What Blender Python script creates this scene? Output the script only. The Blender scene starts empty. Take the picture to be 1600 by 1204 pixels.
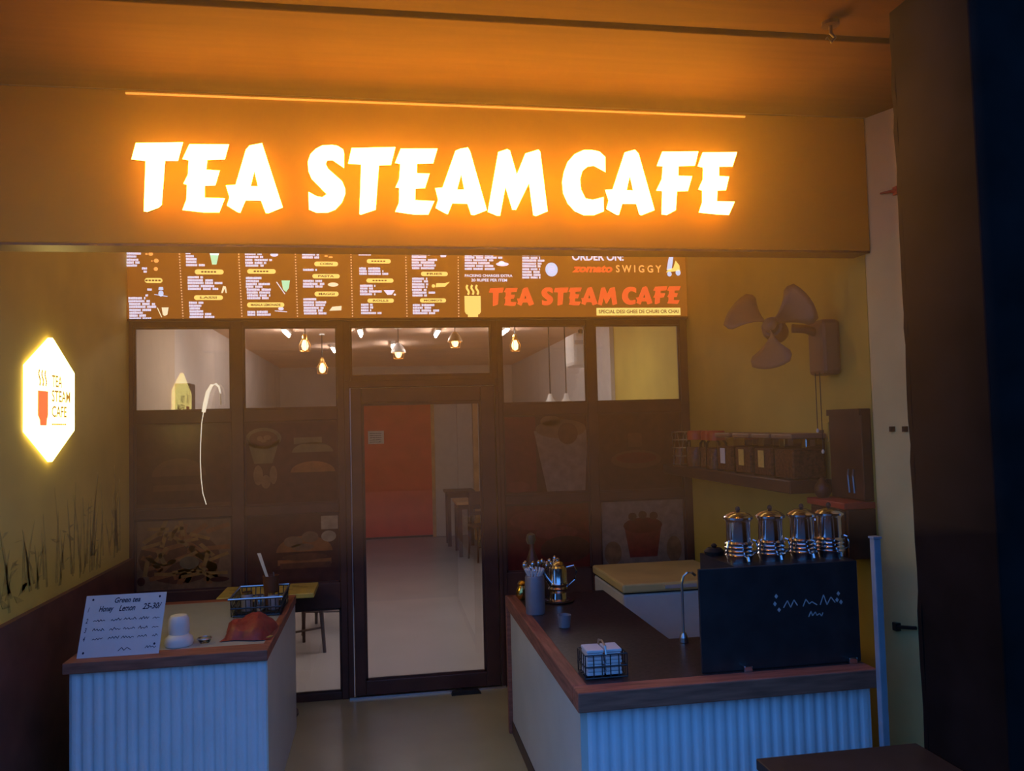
import bpy, bmesh, math, random
from mathutils import Matrix, Vector
from mathutils.geometry import tessellate_polygon

SC = bpy.context.scene
C = SC.collection
random.seed(7)

# ------------------------------------------------------------------ camera
cam = bpy.data.cameras.new('camera'); cam_ob = bpy.data.objects.new('camera', cam); C.objects.link(cam_ob)
cam.sensor_width = 36.0; cam.lens = 36.0 * 1250 / 1600; cam.clip_start = 0.05; cam.clip_end = 200
RX = (0.98696798, -0.15883519, -0.02579891); RU = (0.0177942, -0.05161401, 0.99850857); RF = (0.15992989, 0.98595506, 0.04811503)
cam_ob.matrix_world = Matrix(((RX[0], RU[0], -RF[0], 0.0), (RX[1], RU[1], -RF[1], 0.0), (RX[2], RU[2], -RF[2], 1.8), (0, 0, 0, 1)))
SC.camera = cam_ob

# ------------------------------------------------------------------ world: blue dusk sky
W = bpy.data.worlds.new('dusk'); SC.world = W; W.use_nodes = True
nt = W.node_tree; bg = nt.nodes['Background']
tc = nt.nodes.new('ShaderNodeTexCoord'); sx = nt.nodes.new('ShaderNodeSeparateXYZ'); cr = nt.nodes.new('ShaderNodeValToRGB')
nt.links.new(tc.outputs['Generated'], sx.inputs[0]); nt.links.new(sx.outputs[2], cr.inputs[0]); nt.links.new(cr.outputs[0], bg.inputs[0])
cr.color_ramp.elements[0].color = (0.05, 0.19, 0.50, 1); cr.color_ramp.elements[0].position = 0.0
cr.color_ramp.elements[1].color = (0.035, 0.15, 0.46, 1); cr.color_ramp.elements[1].position = 0.8
bg.inputs[1].default_value = SKY = 2.6

SC.view_settings.view_transform = 'Standard'; SC.view_settings.look = 'None'
SC.view_settings.gamma = 1.0; SC.view_settings.use_curve_mapping = False
SC.view_settings.exposure = 0.0

# emission strengths of the things that give light
E_LETTER = 52.0; E_HEX = 6.0; E_MENU = 1.0; E_TUBE = 55.0; E_BULB = 4.0; E_ADDED_PANEL = 12.0; E_ADDED_STRIP = 3.5; E_WASH = 0.8
GLARE_HAZE = 0.12

# ------------------------------------------------------------------ materials
def mat(name, col, rough=0.6, metal=0.0, noise=0.0, scale=12.0, bump=0.0, emit=None, strength=0.0, spec=0.5, stretch=None, col2=None):
    m = bpy.data.materials.new(name); m.use_nodes = True
    n = m.node_tree; b = n.nodes['Principled BSDF']
    b.inputs['Base Color'].default_value = (*col, 1); b.inputs['Roughness'].default_value = rough
    b.inputs['Metallic'].default_value = metal; b.inputs['Specular IOR Level'].default_value = spec
    if noise or bump or col2:
        t = n.nodes.new('ShaderNodeTexCoord'); mp = n.nodes.new('ShaderNodeMapping'); nz = n.nodes.new('ShaderNodeTexNoise')
        n.links.new(t.outputs['Object'], mp.inputs[0]); n.links.new(mp.outputs[0], nz.inputs[0])
        nz.inputs['Scale'].default_value = scale; nz.inputs['Detail'].default_value = 5
        if stretch: mp.inputs['Scale'].default_value = stretch
        r = n.nodes.new('ShaderNodeValToRGB'); n.links.new(nz.outputs[0], r.inputs[0])
        r.color_ramp.elements[0].position = 0.3; r.color_ramp.elements[1].position = 0.7
        c2 = col2 or tuple(min(1, c * (1 + noise)) for c in col)
        c1 = col if col2 else tuple(c * (1 - noise) for c in col)
        r.color_ramp.elements[0].color = (*c1, 1); r.color_ramp.elements[1].color = (*c2, 1)
        n.links.new(r.outputs[0], b.inputs['Base Color'])
        if bump:
            bp = n.nodes.new('ShaderNodeBump'); bp.inputs['Strength'].default_value = bump; bp.inputs['Distance'].default_value = 0.01
            n.links.new(nz.outputs[0], bp.inputs['Height']); n.links.new(bp.outputs[0], b.inputs['Normal'])
    if emit:
        b.inputs['Emission Color'].default_value = (*emit, 1); b.inputs['Emission Strength'].default_value = strength
    return m
def glass_mat(name, tint=(1, 1, 1), ior=1.5):
    m = bpy.data.materials.new(name); m.use_nodes = True; n = m.node_tree
    for x in list(n.nodes): n.nodes.remove(x)
    o = n.nodes.new('ShaderNodeOutputMaterial'); mx = n.nodes.new('ShaderNodeMixShader'); f = n.nodes.new('ShaderNodeFresnel')
    f.inputs[0].default_value = ior
    tr = n.nodes.new('ShaderNodeBsdfTransparent'); tr.inputs[0].default_value = (*tint, 1)
    gl = n.nodes.new('ShaderNodeBsdfGlossy'); gl.inputs['Roughness'].default_value = 0.01
    n.links.new(f.outputs[0], mx.inputs[0]); n.links.new(tr.outputs[0], mx.inputs[1]); n.links.new(gl.outputs[0], mx.inputs[2]); n.links.new(mx.outputs[0], o.inputs[0])
    return m
M = {}
def defmats():
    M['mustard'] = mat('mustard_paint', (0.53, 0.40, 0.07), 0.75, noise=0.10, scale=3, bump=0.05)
    M['mustard_brightened'] = mat('mustard_paint_brightened', (0.70, 0.55, 0.11), 0.75, noise=0.10, scale=3, bump=0.05)  # same mustard paint, lightened where too little light reaches the wall
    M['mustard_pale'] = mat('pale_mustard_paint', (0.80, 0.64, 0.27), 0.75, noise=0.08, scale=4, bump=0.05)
    M['fascia'] = mat('orange_laminate', (0.66, 0.31, 0.02), 0.6, spec=0.3, noise=0.05, scale=2)
    M['soffit'] = mat('brown_soffit_board', (0.085, 0.032, 0.004), 0.8, spec=0.2, noise=0.15, scale=5, stretch=(0.5, 6, 1), bump=0.05)
    M['brass'] = mat('brass_trim', (0.8, 0.45, 0.12), 0.3, metal=1.0, noise=0.05)
    M['wainscot'] = mat('dark_brown_wainscot', (0.13, 0.055, 0.042), 0.5, noise=0.25, scale=6)
    M['frame'] = mat('brown_frame_paint', (0.085, 0.032, 0.022), 0.45, noise=0.2, scale=8)
    M['glass'] = glass_mat('window_glass', ior=1.65); M['jar_glass'] = glass_mat('jar_glass', (0.92, 0.9, 0.85), 1.3)
    M['floor'] = mat('porch_floor_tile', (0.48, 0.43, 0.23), 0.25, noise=0.08, scale=2)
    M['street'] = mat('street_concrete', (0.035, 0.036, 0.038), 0.9, noise=0.25, scale=3, bump=0.2)
    M['floor_in'] = mat('inner_floor_tile', (0.37, 0.35, 0.38), 0.25, noise=0.05, scale=1.5)
    M['cream'] = mat('cream_inner_paint', (0.68, 0.60, 0.54), 0.8, noise=0.06, scale=3)
    M['ceil_in'] = mat('inner_ceiling_paint', (0.70, 0.48, 0.34), 0.85, noise=0.06, scale=3)
    M['red_wall'] = mat('red_inner_paint', (0.62, 0.05, 0.02), 0.6, noise=0.10, scale=4)
    M['greywhite'] = mat('grey_white_panel', (0.55, 0.53, 0.52), 0.6, noise=0.05)
    M['corrugated'] = mat('white_corrugated_sheet', (0.70, 0.78, 0.86), 0.45, noise=0.04, scale=6)
    M['side_panel'] = mat('white_side_panel', (0.62, 0.62, 0.58), 0.5, noise=0.05, scale=4)
    M['wood'] = mat('counter_wood_edge', (0.30, 0.11, 0.072), 0.66, noise=0.35, scale=6, stretch=(1, 10, 10), bump=0.05)
    M['woody'] = mat('counter_wood_edge_depth', (0.30, 0.11, 0.072), 0.66, noise=0.35, scale=6, stretch=(10, 1, 10), bump=0.05)
    M['darkwood'] = mat('dark_wood', (0.06, 0.024, 0.015), 0.45, noise=0.3, scale=8)
    M['granite'] = mat('black_granite', (0.05, 0.034, 0.034), 0.35, noise=0.5, scale=60)
    M['laminate'] = mat('grey_laminate_top', (0.43, 0.46, 0.46), 0.3, noise=0.05)
    M['black'] = mat('black_acrylic', (0.035, 0.028, 0.03), 0.3, noise=0.2)
    M['blackmatte'] = mat('black_matte', (0.012, 0.011, 0.013), 0.6, noise=0.3)
    M['column'] = mat('dark_column_cladding', (0.008, 0.007, 0.008), 0.9, spec=0.08, noise=0.4, scale=5, bump=0.1)
    M['steel'] = mat('stainless_steel', (0.72, 0.72, 0.74), 0.16, metal=1.0, noise=0.05, scale=30)
    M['wire'] = mat('steel_wire', (0.6, 0.6, 0.62), 0.3, metal=1.0, noise=0.05)
    M['blackwire'] = mat('black_wire', (0.05, 0.05, 0.055), 0.35, metal=0.6, noise=0.1)
    M['brasspot'] = mat('brass_pot', (0.75, 0.52, 0.15), 0.2, metal=1.0, noise=0.05)
    M['white'] = mat('white_plastic', (0.78, 0.78, 0.76), 0.45, noise=0.03)
    M['fan'] = mat('fan_beige_plastic', (0.30, 0.155, 0.065), 0.5, noise=0.06)
    M['paper'] = mat('white_paper', (0.72, 0.72, 0.76), 0.85, noise=0.03)
    M['ink'] = mat('dark_blue_ink', (0.02, 0.02, 0.06), 0.7, noise=0.1)
    M['chalk'] = mat('chalk', (0.5, 0.48, 0.5), 0.9, noise=0.3, scale=80)
    M['yellow_top'] = mat('yellow_table_top', (0.62, 0.48, 0.10), 0.4, noise=0.12, scale=10)
    M['light_wood'] = mat('light_wood_top', (0.50, 0.30, 0.13), 0.45, noise=0.2, scale=6)
    M['redcloth'] = mat('red_plastic_packet', (0.30, 0.045, 0.04), 0.5, noise=0.25, scale=25, bump=0.3)
    M['redlid'] = mat('red_lid', (0.45, 0.04, 0.02), 0.4, noise=0.1)
    M['redshelf'] = mat('red_shelf_board', (0.40, 0.05, 0.03), 0.5, noise=0.15)
    M['brownbox'] = mat('brown_cabinet', (0.075, 0.030, 0.017), 0.55, noise=0.25)
    M['tea'] = mat('jar_filling', (0.20, 0.075, 0.03), 0.8, noise=0.5, scale=60, bump=0.4)
    M['label'] = mat('yellow_jar_label', (0.75, 0.52, 0.12), 0.6, noise=0.1, scale=30)
    M['zinc'] = mat('grey_canister', (0.30, 0.28, 0.32), 0.45, metal=0.3, noise=0.1)
    M['cup'] = mat('brown_cup', (0.16, 0.055, 0.025), 0.4, noise=0.15)
    M['sketch'] = mat('mural_print', (0.47, 0.36, 0.075), 0.8, noise=0.3, scale=20)
    M['cable'] = mat('pale_plastic', (0.85, 0.78, 0.62), 0.35, noise=0.03)
    M['hexside'] = mat('added_rim_glow', (0.9, 0.8, 0.4), 0.5, emit=(1.0, 0.72, 0.20), strength=E_HEX)  # rim made to glow to brighten the wall around the sign
    # backlit or lit
    M['letter'] = mat('lit_letter', (0.9, 0.8, 0.6), 0.5, emit=(1.0, 0.41, 0.026), strength=E_LETTER)
    M['letter_side'] = mat('lit_letter_return', (0.9, 0.6, 0.2), 0.5, emit=(1.0, 0.40, 0.02), strength=3.4)
    M['letter_edge'] = mat('orange_letter_return', (0.75, 0.40, 0.10), 0.5, noise=0.05)
    M['tan_facing'] = mat('tan_wall_facing', (0.60, 0.47, 0.34), 0.75, noise=0.06, scale=4)
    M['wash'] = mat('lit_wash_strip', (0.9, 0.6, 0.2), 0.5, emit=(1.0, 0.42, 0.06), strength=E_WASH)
    M['hexface'] = mat('lit_hexagon_face', (0.9, 0.85, 0.6), 0.5, emit=(1.0, 0.80, 0.22), strength=E_HEX)
    M['hexorange'] = mat('lit_orange_print', (0.8, 0.2, 0.05), 0.5, emit=(1.0, 0.19, 0.045), strength=1.0)
    M['hexbrown'] = mat('lit_brown_print', (0.3, 0.14, 0.03), 0.5, emit=(0.42, 0.19, 0.02), strength=1.0)
    M['menu'] = mat('backlit_veiled_menu', (0.10, 0.05, 0.02), 0.4, emit=(0.30, 0.085, 0.007), strength=0.75 * E_MENU)  # backlight tinted brown for the glare veil over the board
    for k, c in dict(mtext=(0.80, 0.75, 0.95), mpill=(0.95, 0.70, 0.17), mred=(0.85, 0.10, 0.022), morange=(0.95, 0.40, 0.10), mgreen=(0.45, 0.85, 0.50), mcream=(0.95, 0.80, 0.50), mblue=(0.55, 0.65, 0.9), mdot=(0.85, 0.50, 0.28), mbrown=(0.16, 0.05, 0.01)).items():
        M[k] = mat('backlit_' + k[1:], tuple(v * 0.5 for v in c), 0.5, emit=c, strength=E_MENU)
    M['tube'] = mat('lit_tube', (0.9, 0.9, 0.9), 0.5, emit=(1.0, 0.86, 0.76), strength=E_TUBE)
    M['bulb'] = mat('lit_bulb', (0.9, 0.7, 0.4), 0.5, emit=(1.0, 0.58, 0.24), strength=E_BULB)
    M['porch'] = mat('lit_added_porch_strip', (0.9, 0.7, 0.4), 0.5, emit=(1.0, 0.52, 0.13), strength=E_ADDED_STRIP)
    M['added_panel_lamp'] = mat('lit_added_panel', (0.9, 0.9, 0.9), 0.5, emit=(1.0, 0.86, 0.76), strength=E_ADDED_PANEL)
    M['arc_glow'] = mat('glowing_arc_reflection', (0.9, 0.85, 0.7), 0.5, emit=(1.0, 0.85, 0.62), strength=0.8)  # glow stands in for a bright arc reflected in the glass
    M['post_grey'] = mat('blue_grey_post', (0.30, 0.38, 0.46), 0.5, noise=0.1)
    M['jar_lid'] = mat('brown_jar_lid', (0.26, 0.15, 0.085), 0.45, noise=0.2)
    # poster inks
    for k, c in dict(p_dark=(0.075, 0.022, 0.012), p_red=(0.13, 0.014, 0.010), p_bun=(0.26, 0.10, 0.03), p_brown=(0.12, 0.045, 0.02), p_lett=(0.10, 0.10, 0.025), p_gold=(0.30, 0.16, 0.04), p_cream=(0.34, 0.25, 0.16), p_tan=(0.20, 0.11, 0.055), p_cake=(0.17, 0.025, 0.02), p_grey=(0.24, 0.17, 0.13), p_olive=(0.16, 0.12, 0.06)).items():
        M[k] = mat('poster_' + k[2:], c, 0.3, noise=0.25, scale=18)
defmats()

# ------------------------------------------------------------------ mesh builders
class MB:
    def __init__(s): s.v = []; s.f = []
    def add(s, v, f):
        o = len(s.v); s.v += [tuple(p) for p in v]; s.f += [tuple(i + o for i in q) for q in f]; return s
    def box(s, x0, x1, y0, y1, z0, z1):
        v = [(x, y, z) for z in (z0, z1) for y in (y0, y1) for x in (x0, x1)]
        return s.add(v, [(0, 2, 3, 1), (4, 5, 7, 6), (0, 1, 5, 4), (2, 6, 7, 3), (0, 4, 6, 2), (1, 3, 7, 5)])
    def lathe(s, cx, cy, prof, n=20, cap=True):
        v = []; f = []
        for r, z in prof:
            for k in range(n):
                a = 2 * math.pi * k / n; v.append((cx + r * math.cos(a), cy + r * math.sin(a), z))
        for i in range(len(prof) - 1):
            for k in range(n):
                a = i * n + k; b = i * n + (k + 1) % n; f.append((a, b, b + n, a + n))
        if cap:
            f.append(tuple(range(n - 1, -1, -1))); o = (len(prof) - 1) * n; f.append(tuple(range(o, o + n)))
        return s.add(v, f)
    def tube(s, pts, r, n=8, closed=False):
        P = [Vector(p) for p in pts]; v = []; f = []; m = len(P); ref = None
        rr = r if isinstance(r, (list, tuple)) else [r] * m
        for i, p in enumerate(P):
            if closed: t = P[(i + 1) % m] - P[i - 1]
            else: t = P[min(i + 1, m - 1)] - P[max(i - 1, 0)]
            t.normalize()
            if ref is None: ref = Vector((0, 0, 1)) if abs(t.z) < 0.9 else Vector((1, 0, 0))
            a = t.cross(ref)
            if a.length < 1e-6: a = t.cross(Vector((0, 1, 0.3)))
            a.normalize(); b = t.cross(a); ref = -b if False else ref
            for k in range(n):
                q = 2 * math.pi * k / n; v.append(p + (a * math.cos(q) + b * math.sin(q)) * rr[i])
        for i in range(m if closed else m - 1):
            for k in range(n):
                j = (i + 1) % m
                f.append((i * n + k, i * n + (k + 1) % n, j * n + (k + 1) % n, j * n + k))
        if not closed:
            f.append(tuple(range(n - 1, -1, -1))); f.append(tuple((m - 1) * n + k for k in range(n)))
        return s.add(v, f)
    def prism(s, poly, depth, place, hole=None):
        """poly (u, v) extruded from w = 0 to depth; place(u, v, w) -> xyz."""
        loops = [[Vector((u, v, 0)) for u, v in poly]]
        if hole: loops.append([Vector((u, v, 0)) for u, v in hole])
        flat = [p for l in loops for p in l]; n = len(flat); tri = tessellate_polygon(loops)
        v = [place(p.x, p.y, 0) for p in flat] + [place(p.x, p.y, depth) for p in flat]
        f = [tuple(t) for t in tri] + [tuple(i + n for i in reversed(t)) for t in tri]
        o = 0
        for l in loops:
            m = len(l)
            for i in range(m):
                a = o + i; b = o + (i + 1) % m; f.append((a, b, b + n, a + n))
            o += m
        return s.add(v, f)
    def build(s, name, m, parent=None, bevel=0.0, smooth=False, fix=True):
        me = bpy.data.meshes.new(name); me.from_pydata(s.v, [], s.f); me.update()
        if fix:
            b = bmesh.new(); b.from_mesh(me); bmesh.ops.recalc_face_normals(b, faces=b.faces); b.to_mesh(me); b.free()
        me.materials.append(M[m] if isinstance(m, str) else m)
        if smooth:
            for p in me.polygons: p.use_smooth = True
            me.set_sharp_from_angle(angle=math.radians(40))
        o = bpy.data.objects.new(name, me); C.objects.link(o)
        if parent is not None:
            o.parent = parent
            o.matrix_parent_inverse = Matrix.Translation(-Vector(parent.location)) if parent.type == 'EMPTY' else Matrix()
        if bevel:
            bm_ = o.modifiers.new('bevel', 'BEVEL'); bm_.width = bevel; bm_.segments = 2; bm_.limit_method = 'ANGLE'
        return o
def thing(name, label, cat, loc, group=None):
    o = bpy.data.objects.new(name, None); C.objects.link(o); o.location = loc; o.empty_display_size = 0.1
    o['label'] = label; o['category'] = cat
    if group: o['group'] = group
    return o
def tag(o, label, cat, group=None):
    o['label'] = label; o['category'] = cat
    if group: o['group'] = group
    return o
def struct(o, label=None, cat=None):
    o['kind'] = 'structure'
    if label: o['label'] = label
    if cat: o['category'] = cat
    return o
def sempty(name, label, cat, loc): return struct(thing(name, label, cat, loc), label, cat)
def dup(src, off, label=None, name=None):
    r = src.copy(); C.objects.link(r); r.location = Vector(src.location) + Vector(off)
    if label: r['label'] = label
    for ch in list(src.children):
        c = ch.copy(); C.objects.link(c); c.parent = r; c.matrix_parent_inverse = ch.matrix_parent_inverse.copy()
        for g in list(ch.children):
            d = g.copy(); C.objects.link(d); d.parent = c; d.matrix_parent_inverse = g.matrix_parent_inverse.copy()
    return r
_TXT = {}
def text_tris(s, bold=0.015, shear=0.0):
    """unit-box glyph mesh of a string from Blender's built-in font"""
    k = (s, bold, shear)
    if k in _TXT: return _TXT[k]
    cu = bpy.data.curves.new('txt', 'FONT'); cu.body = s; cu.offset = bold; cu.shear = shear; cu.resolution_u = 3
    ob = bpy.data.objects.new('txt', cu); C.objects.link(ob)
    dg = bpy.context.evaluated_depsgraph_get(); me = bpy.data.meshes.new_from_object(ob.evaluated_get(dg))
    v = [tuple(p.co) for p in me.vertices]; f = [tuple(p.vertices) for p in me.polygons]
    bpy.data.objects.remove(ob); bpy.data.curves.remove(cu); bpy.data.meshes.remove(me)
    x0 = min(p[0] for p in v); x1 = max(p[0] for p in v); y0 = min(p[1] for p in v); y1 = max(p[1] for p in v)
    v = [((p[0] - x0) / (x1 - x0), (p[1] - y0) / (y1 - y0)) for p in v]
    _TXT[k] = (v, f); return v, f
def put_text(mb, s, u0, u1, v0, v1, place, **kw):
    v, f = text_tris(s, **kw); mb.add([place(u0 + a * (u1 - u0), v0 + b * (v1 - v0), 0) for a, b in v], f)
def rect(mb, u0, u1, v0, v1, d, place): mb.prism([(u0, v0), (u1, v0), (u1, v1), (u0, v1)], d, place)
def ell(cu, cv, ru, rv, n=18, a0=0, a1=2 * math.pi):
    full = abs(a1 - a0 - 2 * math.pi) < 1e-6
    m = n if full else n + 1
    return [(cu + ru * math.cos(a0 + (a1 - a0) * i / n), cv + rv * math.sin(a0 + (a1 - a0) * i / n)) for i in range(m)]
def ribbon(mb, pts, w, place, d=0.0006):
    for (a, b), (c, e) in zip(pts[:-1], pts[1:]):
        L = math.hypot(c - a, e - b) or 1; nx = -(e - b) / L * w / 2; ny = (c - a) / L * w / 2
        mb.add([place(a + nx, b + ny, d), place(a - nx, b - ny, d), place(c - nx, e - ny, d), place(c + nx, e + ny, d)], [(0, 1, 2, 3)])
def scribble(mb, u0, u1, v, h, w, place, rnd):
    pts = []; n = max(4, int((u1 - u0) / (h * 0.35)))
    for i in range(n + 1):
        pts.append((u0 + (u1 - u0) * i / n + rnd.uniform(-.1, .1) * h, v + (h * rnd.uniform(0.3, 0.9) if i % 2 else rnd.uniform(-0.1, 0.15) * h)))
    ribbon(mb, pts, w, place)
LETTERS=[
('T',[(-0.915,2.911),(-0.743,2.919),(-0.762,2.845),(-0.809,2.844),(-0.822,2.673),(-0.833,2.662),(-0.874,2.645),(-0.887,2.647),(-0.880,2.842),(-0.931,2.847)],None),
('E',[(-0.720,2.912),(-0.573,2.916),(-0.589,2.856),(-0.654,2.852),(-0.658,2.814),(-0.608,2.812),(-0.625,2.753),(-0.664,2.750),(-0.665,2.704),(-0.590,2.703),(-0.611,2.647),(-0.669,2.646),(-0.747,2.654),(-0.732,2.696),(-0.730,2.753),(-0.743,2.757),(-0.726,2.793),(-0.723,2.849),(-0.746,2.853)],None),
('A',[(-0.496,2.914),(-0.449,2.925),(-0.373,2.671),(-0.427,2.647),(-0.438,2.648),(-0.455,2.696),(-0.513,2.696),(-0.533,2.647),(-0.543,2.649),(-0.583,2.675),(-0.573,2.707),(-0.586,2.754),(-0.550,2.757),(-0.510,2.897)],[(-0.479,2.812),(-0.466,2.753),(-0.493,2.753)]),
('S',[(-0.135,2.834),(-0.179,2.864),(-0.200,2.863),(-0.206,2.849),(-0.198,2.830),(-0.144,2.781),(-0.132,2.751),(-0.132,2.729),(-0.146,2.694),(-0.171,2.666),(-0.201,2.653),(-0.244,2.652),(-0.273,2.664),(-0.274,2.735),(-0.243,2.718),(-0.221,2.715),(-0.204,2.727),(-0.261,2.787),(-0.273,2.817),(-0.275,2.856),(-0.264,2.887),(-0.243,2.909),(-0.218,2.923),(-0.180,2.926),(-0.159,2.923),(-0.138,2.910),(-0.134,2.895)],None),
('T',[(-0.104,2.916),(0.069,2.925),(0.050,2.851),(0.002,2.848),(-0.014,2.668),(-0.073,2.647),(-0.078,2.650),(-0.068,2.850),(-0.119,2.852)],None),
('E',[(0.090,2.919),(0.238,2.924),(0.219,2.862),(0.154,2.859),(0.153,2.820),(0.204,2.820),(0.184,2.760),(0.146,2.757),(0.144,2.710),(0.221,2.708),(0.195,2.652),(0.139,2.651),(0.063,2.661),(0.079,2.699),(0.081,2.758),(0.066,2.760),(0.081,2.793),(0.087,2.856),(0.066,2.860)],None),
('A',[(0.311,2.917),(0.331,2.926),(0.362,2.932),(0.371,2.916),(0.434,2.674),(0.382,2.653),(0.369,2.654),(0.355,2.699),(0.293,2.700),(0.274,2.655),(0.264,2.658),(0.225,2.679),(0.236,2.713),(0.225,2.761),(0.255,2.764)],[(0.332,2.819),(0.343,2.758),(0.314,2.757)]),
('M',[(0.487,2.917),(0.525,2.930),(0.536,2.924),(0.562,2.825),(0.600,2.914),(0.656,2.932),(0.663,2.923),(0.687,2.674),(0.637,2.653),(0.626,2.657),(0.612,2.790),(0.555,2.678),(0.539,2.678),(0.513,2.772),(0.488,2.652),(0.475,2.652),(0.437,2.667)],None),
('C',[(0.940,2.844),(0.890,2.870),(0.863,2.866),(0.840,2.847),(0.829,2.811),(0.832,2.768),(0.850,2.731),(0.880,2.726),(0.928,2.738),(0.927,2.678),(0.884,2.661),(0.840,2.660),(0.802,2.676),(0.773,2.708),(0.755,2.750),(0.752,2.799),(0.761,2.842),(0.778,2.883),(0.809,2.917),(0.848,2.936),(0.887,2.937),(0.917,2.931),(0.941,2.909)],None),
('A',[(1.026,2.931),(1.071,2.944),(1.087,2.927),(1.149,2.687),(1.090,2.664),(1.081,2.667),(1.069,2.712),(1.008,2.711),(0.992,2.664),(0.981,2.664),(0.938,2.688),(0.949,2.724),(0.935,2.769),(0.968,2.772)],[(1.045,2.830),(1.057,2.769),(1.029,2.769)]),
('F',[(1.192,2.939),(1.354,2.945),(1.336,2.883),(1.262,2.878),(1.260,2.837),(1.322,2.837),(1.300,2.772),(1.251,2.769),(1.243,2.689),(1.202,2.667),(1.179,2.669),(1.185,2.769),(1.159,2.771),(1.185,2.820),(1.192,2.876),(1.165,2.877)],None),
('E',[(1.373,2.941),(1.530,2.947),(1.506,2.883),(1.445,2.881),(1.443,2.840),(1.489,2.839),(1.472,2.779),(1.433,2.777),(1.429,2.730),(1.510,2.730),(1.481,2.672),(1.426,2.673),(1.345,2.680),(1.362,2.724),(1.364,2.775),(1.347,2.780),(1.369,2.824),(1.372,2.875),(1.348,2.880)],None),
]
COLUMNS=[
([(-1.640,-1.542,2.975),(-1.640,-1.557,2.955),(-1.638,-1.558,2.934),(-1.636,-1.550,2.915),(-1.636,-1.563,2.896),(-1.536,-1.501,2.877),(-1.526,-1.501,2.856),(-1.503,-1.476,2.738),(-1.515,-1.499,2.700),(-1.619,-1.515,2.681),(-1.619,-1.488,2.662),(-1.615,-1.456,2.643),(-1.615,-1.449,2.625),(-1.614,-1.478,2.604),(-1.613,-1.527,2.586),(-1.613,-1.508,2.567),(-1.613,-1.480,2.548)],[(-1.519,-1.409,2.781,2.814,"")]),
([(-1.265,-1.229,2.980),(-1.263,-1.201,2.960),(-1.262,-1.184,2.940),(-1.262,-1.182,2.921),(-1.262,-1.144,2.901),(-1.252,-1.156,2.820),(-1.252,-1.094,2.800),(-1.253,-1.032,2.782),(-1.251,-1.074,2.762),(-1.251,-1.060,2.743),(-1.245,-1.153,2.651),(-1.245,-1.168,2.631),(-1.242,-1.164,2.613),(-1.242,-1.148,2.594),(-1.240,-1.106,2.576),(-1.242,-1.082,2.557)],[(-1.208,-1.025,2.839,2.872,""),(-1.213,-1.031,2.669,2.700,"LASSI")]),
([(-0.889,-0.780,2.979),(-0.887,-0.772,2.958),(-0.887,-0.715,2.938),(-0.887,-0.752,2.918),(-0.885,-0.767,2.900),(-0.884,-0.778,2.816),(-0.884,-0.786,2.796),(-0.884,-0.729,2.776),(-0.885,-0.778,2.758),(-0.879,-0.725,2.739),(-0.879,-0.725,2.719),(-0.877,-0.726,2.700),(-0.877,-0.734,2.681),(-0.876,-0.739,2.589),(-0.876,-0.727,2.571)],[(-0.875,-0.691,2.845,2.876,""),(-0.878,-0.638,2.619,2.652,"MASALA LEMONADE")]),
([(-0.518,-0.407,2.977),(-0.518,-0.407,2.958),(-0.513,-0.419,2.873),(-0.514,-0.386,2.798),(-0.514,-0.370,2.778),(-0.515,-0.387,2.760),(-0.514,-0.428,2.674),(-0.514,-0.361,2.653),(-0.514,-0.366,2.635),(-0.512,-0.379,2.615),(-0.513,-0.389,2.597),(-0.511,-0.360,2.578)],[(-0.439,-0.282,2.898,2.929,"CORN"),(-0.453,-0.272,2.815,2.845,"PASTA"),(-0.440,-0.281,2.693,2.725,"MAGGI")]),
([(-0.144,-0.043,2.981),(-0.141,0.010,2.885),(-0.141,0.021,2.867),(-0.141,0.056,2.848),(-0.138,-0.032,2.766),(-0.138,-0.049,2.747),(-0.139,0.007,2.727),(-0.139,-0.036,2.708),(-0.133,-0.051,2.636),(-0.133,-0.049,2.617),(-0.134,-0.066,2.598),(-0.134,0.004,2.579)],[(-0.090,0.072,2.919,2.950,""),(-0.095,0.088,2.787,2.816,""),(-0.090,0.088,2.649,2.678,"ROLLS")]),
([(0.216,0.341,2.985),(0.216,0.331,2.967),(0.215,0.393,2.947),(0.215,0.388,2.928),(0.214,0.390,2.909),(0.216,0.368,2.889),(0.215,0.318,2.816),(0.215,0.327,2.797),(0.214,0.324,2.777),(0.214,0.319,2.758),(0.213,0.312,2.739),(0.216,0.371,2.719),(0.215,0.318,2.700),(0.216,0.367,2.633),(0.216,0.345,2.614),(0.215,0.395,2.595),(0.215,0.371,2.577)],[(0.276,0.461,2.834,2.864,"FRIES"),(0.265,0.445,2.650,2.679,"MOMO'S")]),
([(0.582,0.784,2.982),(0.581,0.846,2.966),(0.581,0.783,2.947),(0.581,0.754,2.927),(0.580,0.782,2.907),(0.580,0.799,2.886)],[]),
([(0.989,1.115,2.986),(0.988,1.120,2.966),(0.988,1.148,2.947),(0.987,1.125,2.926),(0.987,1.118,2.907),(0.986,1.118,2.886),(0.985,1.111,2.866),(0.985,1.128,2.846),(0.984,1.116,2.827)],[]),
]
DIVIDERS = [((-1.307, 2.988), (-1.282, 2.544)), ((-0.931, 2.991), (-0.911, 2.542)), ((-0.564, 2.995), (-0.553, 2.54)), ((-0.196, 2.998), (-0.191, 2.539)), ((0.175, 3.001), (0.175, 2.537)), ((0.537, 3.005), (0.53, 2.535))]

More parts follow.
